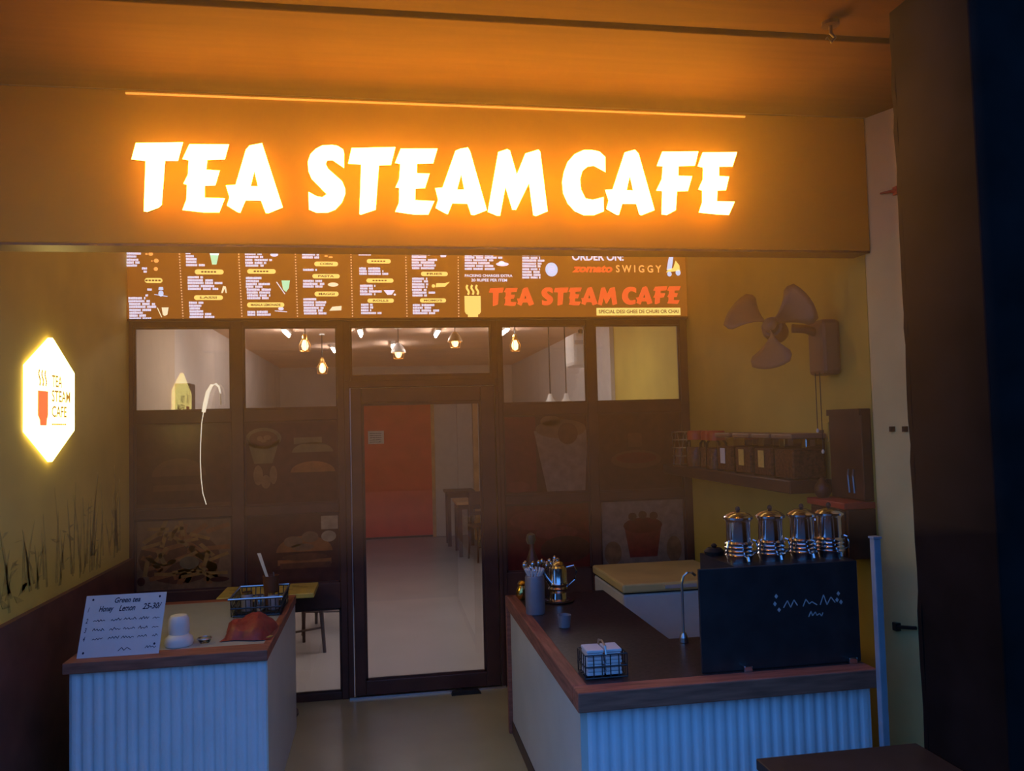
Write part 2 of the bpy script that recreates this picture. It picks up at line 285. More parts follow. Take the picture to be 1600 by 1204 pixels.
# ------------------------------------------------------------------ porch shell (the setting)
GY = 5.566; XL = -1.63; XR = 2.2; TOP = 3.16
def XZ(y): return lambda u, v, w: (u, y - w, v)              # on a plane facing the street
def YZL(x): return lambda u, v, w: (x + w, u, v)             # on the left wall, facing the porch
struct(MB().box(-14, 14, -16, 2.6, -0.12, -0.02).build('floor_street', 'street'), 'grey concrete pavement in front of the cafe porch', 'pavement')
ob_ = sempty('wall_street', 'plain dark single storey building across the street', 'building', (0, -13, 0))
MB().box(-18, 18, -15.5, -12.0, -.02, 4.3).build('facade', 'street', ob_)
for k in range(9): MB().box(-17 + k * 4, -14.2 + k * 4, -12.0, -11.94, -.02, 2.9).build('shutter', 'column', ob_)
MB().box(-18.1, 18.1, -12.3, -11.9, 4.2, 4.45).build('parapet', 'street', ob_)
struct(MB().box(XL - .2, 3.0, 2.6, GY + .04, -0.12, 0.0).build('floor', 'floor'), 'glossy yellowish tiled porch floor between the two counters', 'floor')
struct(MB().box(XL - .2, XR + .4, GY + .04, 13.5, -0.12, 0.0).build('floor_inner', 'floor_in'), 'pale grey mauve floor of the dining room behind the glass door', 'floor')
wl = struct(MB().box(XL - .2, XL, 2.9, GY + .06, 0, TOP).build('wall_left', 'mustard_brightened'), 'mustard yellow side wall carrying the lit hexagon sign', 'wall')
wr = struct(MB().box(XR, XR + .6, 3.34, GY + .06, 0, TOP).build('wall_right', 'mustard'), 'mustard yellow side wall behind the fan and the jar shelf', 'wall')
struct(MB().prism([(XR, 3.325), (2.36, 2.95), (3.2, 2.95), (3.2, 3.335), (XR, 3.335)], TOP, lambda u, v, w: (u, v, w)).build('trim_1', 'mustard_pale'), 'pale pilaster face right of the counter, splayed to catch the sign light', 'pilaster')  # face angled to catch the light of the letters
tw = struct(MB().box(XL, XL + .03, 3.0, GY - .03, 0, 1.0).build('baseboard_left', 'wainscot'), 'dark brown wainscot along the foot of the yellow wall with the wainscot', 'wainscot')
struct(MB().box(XL, XR, GY - .03, GY + .06, 2.505, TOP).build('wall_above_glass', 'frame'), 'brown beam over the glass front that carries the menu board', 'wall')
struct(MB().box(-9, XL - .2, 2.9, 3.2, -.02, 6.2).build('wall_neighbour_left', 'soffit'), 'dark brown wall of the neighbouring shop beside the yellow wall', 'wall')
struct(MB().box(3.2, 9, 2.9, 3.2, -.02, 6.2).build('wall_neighbour_right', 'soffit'), 'dark brown wall of the neighbouring shop beyond the pilaster', 'wall')
struct(MB().box(XL - .2, 3.2, 2.9, 3.2, TOP + .1, 6.2).build('wall_upper', 'soffit'), 'dark brown upper wall over the soffit', 'wall')
# mural of thin plants on the left wall
mm = MB(); rnd = random.Random(3)
for k in range(46):
    y = rnd.uniform(3.75, 5.35); z = 1.03 + rnd.random() * .1; h = rnd.uniform(.15, .5) * (1 if y > 4.2 else .6); s_ = rnd.uniform(-.12, .12)
    w = rnd.uniform(.006, .018)
    mm.prism([(y - w, z), (y + w, z), (y + s_ * .5 + w * .7, z + h * .6), (y + s_, z + h), (y + s_ * .5 - w * .7, z + h * .6)], .0015, YZL(XL + .0005))
for k in range(34):
    y = rnd.uniform(3.75, 5.3); z = rnd.uniform(1.06, 1.42); a = rnd.uniform(.03, .07); q = rnd.uniform(-1, 1)
    mm.prism([(y, z), (y + a * .6, z + a * .3 * q), (y + a * 1.6, z + a * q), (y + a * .5, z + a * q * .9)], .0015, YZL(XL + .0005))
mp = mm.build('mural_print', 'sketch', wl); mp['label'] = 'brown sketched plants printed low on the yellow wall'

# soffit boards over the sign and over the porch
ce = struct(MB().box(XL - .4, 3.3, 2.22, GY + .06, TOP + .012, TOP + .1).build('ceiling', 'frame'), 'brown boarded soffit over the lit sign', 'ceiling')
yb = 3.30
for i in range(3):
    d = 0.36
    b = MB().box(XL - .4, 3.2, yb - d + .012, yb, TOP - (.012 if i % 2 else 0), TOP + .012).build('soffit_board', 'soffit', ce, bevel=.006); yb -= d
MB().box(XL - .1, XR, 3.42, GY - .03, TOP - .01, TOP + .012).build('porch_panel', 'mustard_pale', ce)
# fascia
fa = tag(thing('wall_front', '', 'fascia', (0.28, 3.36, 2.53)), 'wide orange fascia panel behind the lit letters', 'fascia'); fa['kind'] = 'structure'
MB().box(XL - .4, XR + .003, 3.30, 3.42, 2.546, 3.158).build('panel', 'fascia', fa, bevel=.004)
MB().box(-.98, 1.62, 3.292, 3.30, 3.140, 3.146).build('wash_strip', 'wash', fa)
MB().box(XL - .4, XR + .003, 3.304, 3.425, 2.536, 2.546).build('bottom_edge', 'frame', fa)
# unseen warm strip added behind the fascia to light the porch
ps = thing('added_strip_light', 'unseen warm strip light added on the porch ceiling behind the orange fascia', 'ceiling light', (0.3, 4.3, TOP - .05))
MB().box(-1.2, 1.8, 4.25, 4.35, TOP - .035, TOP - .01).build('housing', 'white', ps)
MB().box(-1.18, 1.78, 4.265, 4.335, TOP - .06, TOP - .035).build('diffuser', 'porch', ps)
# hook and small lamp cap on the soffit
hk = thing('ceiling_hook', 'small rusty hook hanging from the soffit above the right end of the fascia', 'hook', (1.54, 2.47, TOP - .012))
MB().lathe(1.54, 2.47, [(.03, TOP - .024), (.03, TOP - .012)], 14).build('plate', 'darkwood', hk)
MB().tube([(1.54, 2.47, TOP - .02), (1.54, 2.47, TOP - .05), (1.555, 2.47, TOP - .065), (1.54, 2.47, TOP - .08), (1.522, 2.47, TOP - .068)], .006).build('hook', 'darkwood', hk)

# ------------------------------------------------------------------ lit sign letters
sg = thing('letter_sign', 'big glowing white raised letters reading TEA STEAM CAFE on the orange fascia', 'sign', (0.32, 3.3, 2.64))
for ch, poly, hole in LETTERS:
    l = MB().prism(poly, .014, lambda u, v, w: (u, 3.2 + w, v), hole).build('letter', 'letter', sg)
    l.data.materials.append(M['letter_side']); l.data.materials.append(M['letter_edge'])
    for p_ in l.data.polygons: p_.material_index = 0 if p_.normal.y < -.5 else (1 if p_.normal.y > .5 else 2)
    (ax, az), (bx_, bz) = poly[0], poly[1]
    for f_ in (.3, .7):
        px, pz = ax + (bx_ - ax) * f_, az + (bz - az) * f_ - .03
        if ch in 'SC': px, pz = (poly[-5][0] + poly[3][0]) / 2, (poly[-5][1] + poly[3][1]) / 2 + .012 * f_
        MB().tube([(px, 3.213, pz), (px, 3.301, pz)], .005, 6).build('standoff', 'wire', l)

# ------------------------------------------------------------------ hexagon sign on the left wall
hx = thing('hexagon_sign', 'lit white hexagonal sign with orange cup and lettering on the yellow wall with the wainscot', 'sign', (XL, 4.256, 1.68))
HEX = [(4.256, 2.277), (3.99, 2.126), (3.99, 1.827), (4.256, 1.682), (4.527, 1.827), (4.527, 2.126)]
MB().prism([(4.256 + (y - 4.256) * 1.03, 1.98 + (z - 1.98) * 1.03) for y, z in HEX], .022, YZL(XL)).build('case', 'hexside', hx)
fc = MB().prism(HEX, .006, YZL(XL + .022)).build('face', 'hexface', hx)
pf = YZL(XL + .0283)
cupm = MB().prism([(4.07, 2.016), (4.185, 2.016), (4.185, 1.90), (4.172, 1.878), (4.168, 1.851), (4.098, 1.851), (4.092, 1.878), (4.07, 1.90)], .001, pf); cupm.build('cup_print', 'hexorange', fc)
stm = MB()
for y0 in (4.087, 4.122, 4.157):
    ribbon(stm, [(y0 + .010 * math.sin(t / 8 * 2 * math.pi), 2.04 + .075 * t / 8) for t in range(9)], .013, pf, .001)
stm.build('steam_print', 'hexbrown', fc)
for s_, yb_, za_, zb_ in (('TEA', 4.36, 2.042, 2.10), ('STEAM', 4.465, 1.968, 2.026), ('CAFE', 4.418, 1.892, 1.948)):
    tx = MB(); put_text(tx, s_, 4.233, yb_, za_, zb_, pf); tx.build('lettering', 'hexbrown', fc)
tx = MB()
r3 = random.Random(5); u = 4.233
while u < 4.41: w_ = r3.uniform(.008, .02); rect(tx, u, u + w_, 1.853, 1.861, .0005, pf); u += w_ + .004
tx.build('small_print', 'hexbrown', fc)

# ------------------------------------------------------------------ menu board
mb_ = thing('menu_board', 'backlit brown menu board over the glass front with columns of prices and red cafe name', 'menu board', (0.27, 5.5, 2.545))
MB().box(-1.70 + .075, 2.195, 5.495, 5.535, 2.545, 3.08).build('panel', 'menu', mb_, bevel=.003)
bf = MB(); bf.box(-1.625, 2.195, 5.488, 5.536, 2.530, 2.545); bf.box(-1.625, 2.195, 5.488, 5.536, 3.08, 3.095); bf.build('frame', 'frame', mb_)
pb = XZ(5.4945); pb2 = XZ(5.4915)
rw = random.Random(11)
for rows, pills in COLUMNS:
    zl = None; t = None
    for x0, x1, z in rows:
        if t is None or abs(zl - z) > .028:
            if t: t.build('price_list', 'mtext', mb_)
            t = MB()
        zl = z; u = x0; h = .0076
        while u < x1 - .006:
            w_ = min(rw.choice((.05, .07, .085, .10)), x1 - u)
            q = u      # a word too small to read: a row of letter-sized strokes
            while q < u + w_ - .004:
                cw = rw.uniform(.007, .011); rect(t, q, min(q + cw, u + w_), z - h, z + h * rw.uniform(.75, 1), .0008, pb); q += cw + .0016
            u += w_ + .010
    t.build('price_list', 'mtext', mb_)
    for x0, x1, z0, z1, s in pills:
        r = (z1 - z0) / 2
        p = MB().prism(ell(x0 + r, z0 + r, r, r, 10, math.pi / 2, 1.5 * math.pi) + ell(x1 - r, z0 + r, r, r, 10, -math.pi / 2, math.pi / 2), .0015, pb).build('heading', 'mpill', mb_)
        w_ = min((x1 - x0) * .8, .021 * max(len(s), 4)); c = (x0 + x1) / 2; t = MB()
        if s: put_text(t, s, c - w_ / 2, c + w_ / 2, z0 + .26 * (z1 - z0), z0 + .74 * (z1 - z0), pb2, bold=.03)
        else:
            for k in range(5): rect(t, c - .05 + k * .02, c - .036 + k * .02, z0 + .34 * (z1 - z0), z0 + .66 * (z1 - z0), .0003, pb2)
        t.build('lettering', 'mbrown', p)
for (xa, za), (xb, zb) in DIVIDERS:
    d = MB()
    for k in range(28):
        f_ = k / 27; x = xa + (xb - xa) * f_; z = za + .06 + (zb - za - .06) * f_
        d.prism(ell(x, z, .0048, .0048, 6), .0008, pb)
    d.build('dotted_divider', 'mdot', mb_)
t = MB()
put_text(t, 'PACKING CHARGES EXTRA', .579, .915, 2.829, 2.848, pb, bold=.03); t.build('lettering', 'mtext', mb_); t = MB(); put_text(t, '20 RUPEE PER ITEM', .623, .876, 2.797, 2.817, pb, bold=.03); t.build('lettering', 'mtext', mb_); t = MB()
put_text(t, 'ORDER ON:', 1.347, 1.728, 2.95, 3.006, pb, bold=.03); t.build('lettering', 'mtext', mb_)
t = MB(); put_text(t, 'zomato', 1.345, 1.642, 2.864, 2.918, pb, bold=.045, shear=.25); t.build('lettering', 'mred', mb_)
t = MB(); put_text(t, 'S W I G G Y', 1.668, 2.008, 2.866, 2.919, pb, bold=.02); t.build('lettering', 'morange', mb_)
t = MB()   # the cafe name again, small and red
xs = [p[0] for l in LETTERS for p in l[1]]; zs = [p[1] for l in LETTERS for p in l[1]]
fx = lambda x: .745 + (x - min(xs)) / (max(xs) - min(xs)) * 1.405
fz = lambda z: 2.626 + (z - min(zs)) / (max(zs) - min(zs)) * .141
for ch, poly, hole in LETTERS:
    t.prism([(fx(a), fz(b)) for a, b in poly], .001, pb, [(fx(a), fz(b)) for a, b in hole] if hole else None)
t.build('cafe_name', 'mred', mb_)
p = MB(); rect(p, 1.514, 2.141, 2.556, 2.610, .0015, pb); p = p.build('slogan_bar', 'mpill', mb_)
t = MB(); put_text(t, 'SPECIAL DESI GHEE DE CHURI OR CHAI', 1.53, 2.125, 2.570, 2.597, pb2, bold=.02); t.build('lettering', 'mbrown', p)
t = MB().prism([(.573, 2.696), (.686, 2.696), (.686, 2.585), (.675, 2.568), (.665, 2.566), (.665, 2.549), (.594, 2.549), (.594, 2.566), (.584, 2.568), (.573, 2.585)], .001, pb)
for x in (.597, .63, .663): ribbon(t, [(x + .008 * math.sin(k / 8 * 2 * math.pi), 2.705 + .067 * k / 8) for k in range(9)], .014, pb, .001)
t.build('cup_print', 'mpill', mb_)
def ill(m, polys):
    for q in polys: MB().prism(q, .001, pb).build('illustration', m, mb_)
ill('morange', [ell(-1.481, 2.972, .014, .012), ell(-1.507, 2.972, .008, .006), ell(-1.447, 2.928, .015, .014), ell(-1.474, 2.926, .005, .005), ell(-1.45, 2.873, .013, .013), ell(-.36, 2.968, .012, .006), ell(-.33, 2.96, .014, .006), ell(-.345, 2.985, .01, .005)])
ill('mblue', [ell(-1.419, 2.712, .016, .02), [(-1.435, 2.735), (-1.403, 2.735), (-1.407, 2.755), (-1.431, 2.755)], [(-1.46, 2.703), (-1.378, 2.690), (-1.378, 2.695), (-1.46, 2.708)], ell(1.196, 2.884, .045, .05)])
ill('mcream', [[(-1.415, 2.62), (-1.372, 2.62), (-1.380, 2.572), (-1.398, 2.564), (-1.408, 2.572)], [(-1.445, 2.618), (-1.439, 2.618), (-1.412, 2.556), (-1.418, 2.556)], [(-1.05, 2.715), (-1.042, 2.715), (-1.03, 2.762), (-1.012, 2.758), (-1.006, 2.715), (-1.014, 2.715), (-1.02, 2.745), (-1.032, 2.715)], ell(-.317, 2.773, .035, .014), [(-.345, 2.595), (-.265, 2.598), (-.263, 2.628), (-.325, 2.622)]])
ill('mgreen', [[(-1.112, 2.98), (-1.054, 2.98), (-1.07, 2.905), (-1.098, 2.905)], [(-.655, 2.80), (-.60, 2.80), (-.607, 2.75), (-.625, 2.722), (-.645, 2.74)]])
ill('mtext', [[(-1.113, 2.98), (-1.053, 2.98), (-1.056, 2.968), (-1.110, 2.968)], [(-.69, 2.79), (-.683, 2.79), (-.63, 2.708), (-.637, 2.708)], ell(-.70, 2.974, .026, .013), ell(-.66, 2.61, .018, .011), [(-.70, 2.593), (-.62, 2.586), (-.62, 2.591), (-.70, 2.598)], [(.02, 2.735), (.095, 2.735), (.075, 2.705), (.045, 2.703)], ell(.095, 2.705, .008, .007), [(.41, 2.985), (.455, 2.982), (.45, 2.967), (.415, 2.965)], ell(.845, 2.92, .045, .014), ell(.84, 2.93, .02, .012)])
ill('mpill', [ell(.36, 2.765, .012, .012), [(.375, 2.757), (.44, 2.760), (.475, 2.795), (.44, 2.785), (.38, 2.785)]])
ill('mblue', [[(2.048, 2.885), (2.062, 2.955), (2.075, 3.0), (2.105, 3.0), (2.098, 2.955), (2.085, 2.885)], ell(2.068, 2.856, .017, .018), ell(2.134, 2.866, .019, .022)])
ill('mpill', [[(2.043, 2.868), (2.150, 2.880), (2.145, 2.92), (2.118, 2.955), (2.098, 2.90), (2.06, 2.89)]])
t = MB(); rc = random.Random(2)
for k in range(5): ribbon(t, [(1.172 + .048 * q / 5, 2.862 + .011 * k + rc.uniform(-.004, .004)) for q in range(6)], .003, XZ(5.4922), .0003)
t.build('illustration', 'mtext', mb_)

# ------------------------------------------------------------------ glass front: two windows, a transom and a door
FY0, FY1 = GY - .035, GY + .03
def window(name, label, verts_, horiz, panes):
    w = sempty(name, label, 'window', ((verts_[0][0] + verts_[-1][1]) / 2, GY, horiz[0][2]))
    for x0, x1, z0, z1 in verts_: MB().box(x0, x1, FY0, FY1, z0, z1).build('mullion', 'frame', w, bevel=.004)
    for x0, x1, z0, z1 in horiz: MB().box(x0, x1, FY0 + .006, FY1 - .004, z0, z1).build('rail', 'frame', w, bevel=.004)
    for x0, x1, z0, z1 in panes:
        MB().box(x0, x1, GY - .004, GY + .004, z0, z1).build('pane', 'glass', w)
        bd = MB()
        for a, b, c, d in ((x0, x1, z0, z0 + .012), (x0, x1, z1 - .012, z1), (x0, x0 + .012, z0, z1), (x1 - .012, x1, z0, z1)): bd.box(a, b, GY - .018, GY - .004, c, d)
        bd.build('glazing_bead', 'frame', w)
    return w
def grid(xc, zr):
    return [(a, b, c, d) for (a, b) in xc for (c, d) in zr]
ZR = [(.05, .60), (.77, 1.24), (1.30, 1.86), (1.94, 2.495)]
hz = lambda xa, xb: [(xa, xb, 0, .05), (xa, xb, .60, .77), (xa, xb, 1.24, 1.30), (xa, xb, 1.86, 1.94), (xa, xb, 2.495, 2.53)]
window('window_1', 'brown framed glass front left of the door with posters on its panes', [(XL, -1.602, 0, 2.53), (-.992, -.914, 0, 2.53), (-.30, -.255, 0, 2.53)], hz(-1.602, -.992) + hz(-.914, -.30), grid([(-1.602, -.992), (-.914, -.30)], ZR))
window('window_2', 'brown framed glass front right of the door behind the counter', [(.80, .828, 0, 2.53), (1.44, 1.508, 0, 2.53), (2.142, XR, 0, 2.53)], hz(.828, 1.44) + hz(1.508, 2.142), grid([(.828, 1.44), (1.508, 2.142)], ZR))
window('window_3', 'clear transom window directly above the glass door', [(-.255, -.213, 2.12, 2.53), (.755, .80, 2.12, 2.53)], [(-.213, .755, 2.12, 2.15), (-.213, .755, 2.495, 2.53)], [(-.213, .755, 2.15, 2.495)])
dr = sempty('door_1', 'brown framed glass entrance door with clear pane showing the dining room', 'door', (.27, GY, 0))
jm = MB(); jm.box(-.255, -.222, FY0 - .01, FY1, 0, 2.12); jm.box(.775, .80, FY0 - .01, FY1, 0, 2.12); jm.box(-.222, .775, FY0 - .01, FY1, 2.075, 2.12); jm.build('door_frame', 'frame', dr, bevel=.004)
for x0, x1, z0, z1 in ((-.214, -.142, .015, 2.07), (.672, .77, .015, 2.07)): MB().box(x0, x1, FY0, FY1 - .01, z0, z1).build('stile', 'frame', dr, bevel=.005)
for z0, z1 in ((.015, .11), (1.968, 2.07)): MB().box(-.142, .672, FY0, FY1 - .01, z0, z1).build('rail', 'frame', dr, bevel=.005)
MB().box(-.142, .672, GY - .004, GY + .004, .11, 1.968).build('pane', 'glass', dr)
bd = MB()
for a, b, c, d in ((-.142, .672, .11, .122), (-.142, .672, 1.95, 1.968), (-.142, -.128, .11, 1.968), (.658, .672, .11, 1.968)): bd.box(a, b, GY - .02, GY - .004, c, d)
bd.build('glazing_bead', 'frame', dr)
MB().box(-.221, -.216, FY0 - .006, FY0, .02, 2.07).build('edge_strip', 'wire', dr)
MB().box(-.25, .80, FY0 - .02, FY1, 0, .012).build('threshold', 'wire', dr)
ds = tag(MB().prism([(.42, .0), (.62, .0), (.60, .022), (.50, .03), (.43, .02)], .05, lambda u, v, w: (u, 5.43 + w, v)).build('door_stop', 'blackmatte'), 'small black rubber door stop on the floor before the glass door', 'door stop')

# posters stuck on the panes
def poster(label, x0, x1, z0, z1, back, art):
    p = thing('poster', label, 'poster', ((x0 + x1) / 2, GY - .008, z0), 'food posters on the glass front')
    MB().box(x0, x1, GY - .009, GY - .005, z0, z1).build('sheet', back, p)
    pl = lambda k: (lambda u, v, w: (x0 + u * (x1 - x0), GY - .0095 - k * .0006 - w, z0 + v * (z1 - z0)))
    for i, (m, polys) in enumerate(art):
        if len(polys) < 6: [MB().prism(q, .0004, pl(i)).build('picture', m, p) for q in polys]
        else: b = MB(); [b.prism(q, .0004, pl(i)) for q in polys]; b.build('picture', m, p)['kind'] = 'stuff'
def R(a, b, c, d): return [(a, c), (b, c), (b, d), (a, d)]
rp = random.Random(9)
def sticks(n, u0, u1, v0, v1, l, w):
    o = []
    for _ in range(n):
        u = rp.uniform(u0, u1); v = rp.uniform(v0, v1); a = rp.uniform(0, math.pi); dx = l * math.cos(a) / 2; dy = l * math.sin(a) / 2; nx = -w * math.sin(a) / 2; ny = w * math.cos(a) / 2
        o.append([(u - dx - nx, v - dy - ny), (u + dx - nx, v + dy - ny), (u + dx + nx, v + dy + ny), (u - dx + nx, v - dy + ny)])
    return o
burger = lambda cu, cv, s: [('p_lett', [ell(cu, cv, s * 1.06, s * .22)]), ('p_brown', [R(cu - s, cu + s, cv - s * .22, cv - s * .02)]), ('p_bun', [ell(cu, cv + s * .12, s, s * .75, 16, 0, math.pi), R(cu - s * .95, cu + s * .95, cv - s * .5, cv - s * .24)]), ('p_gold', [ell(cu + a * s, cv + s * (.55 - abs(a) * .25), s * .06, s * .035, 8) for a in (-.5, -.2, .1, .4)])]
poster('dark poster with a faint burger under the yellow sign reflection and the modelled arc reflection', -1.601, -.993, 1.302, 1.858, 'p_dark', [('p_brown', burger(.45, .35, .28)[2][1]), ('p_brown', [R(.0, 1, 0, .06)])])
poster('dark poster with a round tea cup and a sandwich, pane next to the glass door', -.913, -.301, 1.302, 1.858, 'p_dark',
       [('p_olive', [ell(.20, .80, .19, .13), [(.03, .78), (.37, .78), (.29, .50), (.10, .50)]]), ('p_brown', [ell(.20, .80, .15, .09)]), ('p_tan', [ell(.16, .80, .03, .03), ell(.24, .81, .04, .03), ell(.2, .77, .03, .02), ell(.14, .36, .05, .12), ell(.30, .36, .04, .11), ell(.22, .28, .05, .08)]), ('p_olive', [R(.52, .82, .72, .80), ell(.72, .62, .22, .12, 14, 0, math.pi)]), ('p_bun', [ell(.72, .38, .24, .13, 14, 0, math.pi)])])
poster('light brown poster with a heap of fried snacks, behind the grey topped counter', -1.601, -.993, .772, 1.239, 'p_tan',
       [('p_brown', [ell(.45, .45, .42, .36)]), ('p_bun', sticks(30, .12, .85, .2, .85, .26, .06)), ('p_gold', sticks(26, .1, .88, .2, .9, .22, .045)), ('p_olive', [ell(.55, .38, .10, .09)]), ('p_dark', [ell(.86, .13, .10, .035), ell(.06, .15, .04, .06)])])
poster('dark poster with a toasted sandwich and a pale glass, lower pane beside the door', -.913, -.301, .772, 1.239, 'p_dark',
       [('p_bun', burger(.62, .42, .30)[2][1]), ('p_tan', [ell(.50, .60, .10, .08), ell(.68, .66, .09, .08), ell(.60, .52, .12, .05)]), ('p_cream', [R(.80, .98, .76, .95), ell(.88, .66, .08, .08)]), ('p_brown', [ell(.62, .38, .24, .05), R(.36, .9, .22, .30)])])
poster('dark red poster with a tall tapered drink cup, pane between door and brown bottle', .829, 1.439, 1.302, 1.858, 'p_dark',
       [('p_red', [R(.0, .38, .04, 1.0)]), ('p_grey', [[(.36, .80), (1.0, .80), (.95, .03), (.50, .03)]]), ('p_tan', [ell(.68, .82, .30, .12), ell(.56, .92, .12, .07)]), ('p_brown', [ell(.76, .76, .12, .14)]), ('p_cake', [ell(.16, .10, .14, .07)])])
poster('very dark poster with a shallow bowl, behind the jar shelf', 1.509, 2.141, 1.302, 1.858, 'p_dark',
       [('p_brown', [ell(.45, .40, .30, .12), R(.36, .52, .56, .74)]), ('p_red', [ell(.45, .42, .24, .07)])])
poster('dark red poster with chillies, behind the cups on the black topped counter', .829, 1.439, .772, 1.239, 'p_red', [('p_cake', [ell(.35, .75, .3, .15), ell(.6, .55, .25, .1)]), ('p_dark', [ell(.7, .3, .3, .2)])])
poster('pale poster with a red glazed cake, above the white freezer', 1.509, 2.141, .772, 1.239, 'p_grey',
       [('p_cake', [[(.28, .60), (.72, .60), (.66, .12), (.34, .12)]]), ('p_red', [ell(.5, .60, .23, .12)]), ('p_brown', [ell(.38, .74, .05, .06), ell(.5, .76, .05, .06), ell(.63, .74, .05, .06)]), ('p_tan', [ell(.14, .2, .10, .18), ell(.86, .22, .09, .2)])])
# bright arc reflected in the left window, modelled as a glowing tube
cb_ = thing('arc_reflection', 'modelled arc reflection in the left window, glowing and thinning downwards', 'cord', (-1.12, 5.50, 1.33))
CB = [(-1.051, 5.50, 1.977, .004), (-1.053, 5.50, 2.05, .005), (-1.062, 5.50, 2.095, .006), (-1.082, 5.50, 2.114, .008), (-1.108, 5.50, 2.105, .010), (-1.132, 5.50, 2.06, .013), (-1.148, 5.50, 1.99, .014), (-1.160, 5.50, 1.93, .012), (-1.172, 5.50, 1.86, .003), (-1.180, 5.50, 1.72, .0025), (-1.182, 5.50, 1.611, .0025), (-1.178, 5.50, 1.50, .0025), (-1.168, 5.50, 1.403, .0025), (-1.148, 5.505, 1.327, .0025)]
MB().tube([p[:3] for p in CB[1:8]], [p[3] for p in CB[1:8]]).build('arch', 'arc_glow', cb_, smooth=True)
MB().tube([p[:3] for p in CB[7:]], .0026).build('thin_tail', 'arc_glow', cb_, smooth=True); MB().tube([p[:3] for p in CB[:2]], .004).build('tip', 'cable', cb_)

# ------------------------------------------------------------------ dining room behind the glass
struct(MB().box(XL - .2, XL, GY + .06, 13.5, 0, 2.8).build('wall_inner_left', 'cream'), 'cream left wall of the dining room', 'wall')
struct(MB().box(XR, XR + .2, GY + .06, 7.4, 0, 2.8).build('wall_inner_right', 'mustard'), 'mustard right wall of the dining room near the glass', 'wall')
struct(MB().box(XR - .04, XR + .2, 7.4, 13.5, 0, 2.8).build('wall_inner_side', 'greywhite'), 'white panelled right wall deep in the dining room', 'wall')
struct(MB().box(XL - .2, XR + .2, 13.3, 13.5, 0, 2.8).build('wall_inner_back', 'cream'), 'cream back wall of the dining room', 'wall')
struct(MB().box(XL - .2, XR + .4, GY + .06, 13.5, 2.8, 2.9).build('ceiling_inner', 'ceil_in'), 'brownish ceiling of the dining room', 'ceiling')
rd = thing('red_partition', 'tall red panel at the back of the dining room seen through the door', 'wall panel', (.2, 13.28, 0))
MB().box(-.45, .775, 13.22, 13.265, .02, 2.25).build('board', 'red_wall', rd); MB().box(-.45, .775, 13.21, 13.265, 0, .03).build('kick_strip', 'darkwood', rd)
MB().box(.775, .83, 13.20, 13.265, 0, 2.25).build('edge_post', 'light_wood', rd)
wd = thing('white_partition', 'greyish white partition beside the red panel at the back', 'partition', (1.3, 13.28, 0))
for a, b in ((.83, 1.2), (1.205, 1.575), (1.58, 1.95)): MB().box(a, b, 13.22, 13.265, 0, 2.25).build('panel', 'greywhite', wd, bevel=.004)
MB().box(1.40, 1.48, 12.6, 12.7, 0, 2.4).build('post', 'light_wood', wd, bevel=.004)
nn = thing('paper_notice', 'white printed paper notice taped on the red panel', 'notice', (-.11, 13.24, 1.53))
MB().box(-.245, .01, 13.213, 13.219, 1.535, 1.745).build('sheet', 'paper', nn)
t = MB(); rn = random.Random(4)
for k in range(5): scribble(t, -.22, -.03, 1.70 - k * .035, .016, .006, XZ(13.2125), rn)
t.build('writing', 'ink', nn)
def table(name, label, x0, x1, y0, y1, h, topm):
    o = thing(name, label, 'table', ((x0 + x1) / 2, (y0 + y1) / 2, 0))
    MB().box(x0, x1, y0, y1, h - .035, h).build('tabletop', topm, o, bevel=.005)
    MB().box(x0 + .03, x1 - .03, y0 + .03, y1 - .03, h - .10, h - .035).build('apron', 'darkwood', o)
    for a in (x0 + .03, x1 - .08):
        for b in (y0 + .03, y1 - .08): MB().box(a, a + .05, b, b + .05, 0, h - .035).build('leg', 'darkwood', o)
    return o
table('dining_table', 'small wooden dining table with a pale top deep in the room', .97, 1.65, 11.0, 11.7, .745, 'light_wood')
table('dining_table', 'dark dining table behind the pale topped one against the partition', .90, 1.35, 12.0, 12.5, .82, 'darkwood')
def chair(label, x, y, rz):
    o = thing('dining_chair', label, 'chair', (x, y, 0), 'dark wooden dining chairs')
    c, s = math.cos(rz), math.sin(rz)
    T = lambda m_: setattr(m_, 'v', [(x + a * c - b * s, y + a * s + b * c, z) for a, b, z in m_.v]) or m_
    T(MB().box(-.20, .20, -.20, .20, .43, .47)).build('seat', 'darkwood', o, bevel=.008)
    for a in (-1, 1):
        T(MB().tube([(a * .17, -.17, .44), (a * .19, -.20, 0)], [.02, .014], 8)).build('leg', 'darkwood', o)
        T(MB().tube([(a * .17, .17, .90), (a * .17, .17, .44), (a * .19, .21, 0)], [.016, .02, .014], 8)).build('leg', 'darkwood', o)
    T(MB().box(-.17, .17, .155, .185, .72, .90)).build('backrest', 'darkwood', o, bevel=.006)
    T(MB().box(-.17, .17, .16, .18, .58, .63)).build('back_rail', 'darkwood', o)
    T(MB().tube([(-.18, -.185, .2), (.18, -.185, .2)], .009, 6)).build('stretcher', 'darkwood', o)
chair('dark wooden chair whose legs show under the posters left of the door', -.76, 6.80, .5)
chair('dark wooden chair just right of the other one left of the door, partly hidden', -.50, 7.47, -.2)
chair('dark wooden chair at the pale topped table, seen through the door', 1.34, 10.72, .2)
for x in (-.75, 1.15):  # unseen panels added to brighten the dining room
    pl_ = thing('added_panel_light', 'unseen ceiling panel added to light the dining room, ' + ('on the tan facing side' if x < 0 else 'on the yellow wall side'), 'ceiling light', (x, 6.5, 2.8), 'added panel lights of the dining room')
    MB().box(x - .32, x + .32, 6.2, 6.8, 2.77, 2.80).build('housing', 'white', pl_); MB().box(x - .3, x + .3, 6.22, 6.78, 2.762, 2.77).build('diffuser', 'added_panel_lamp', pl_)
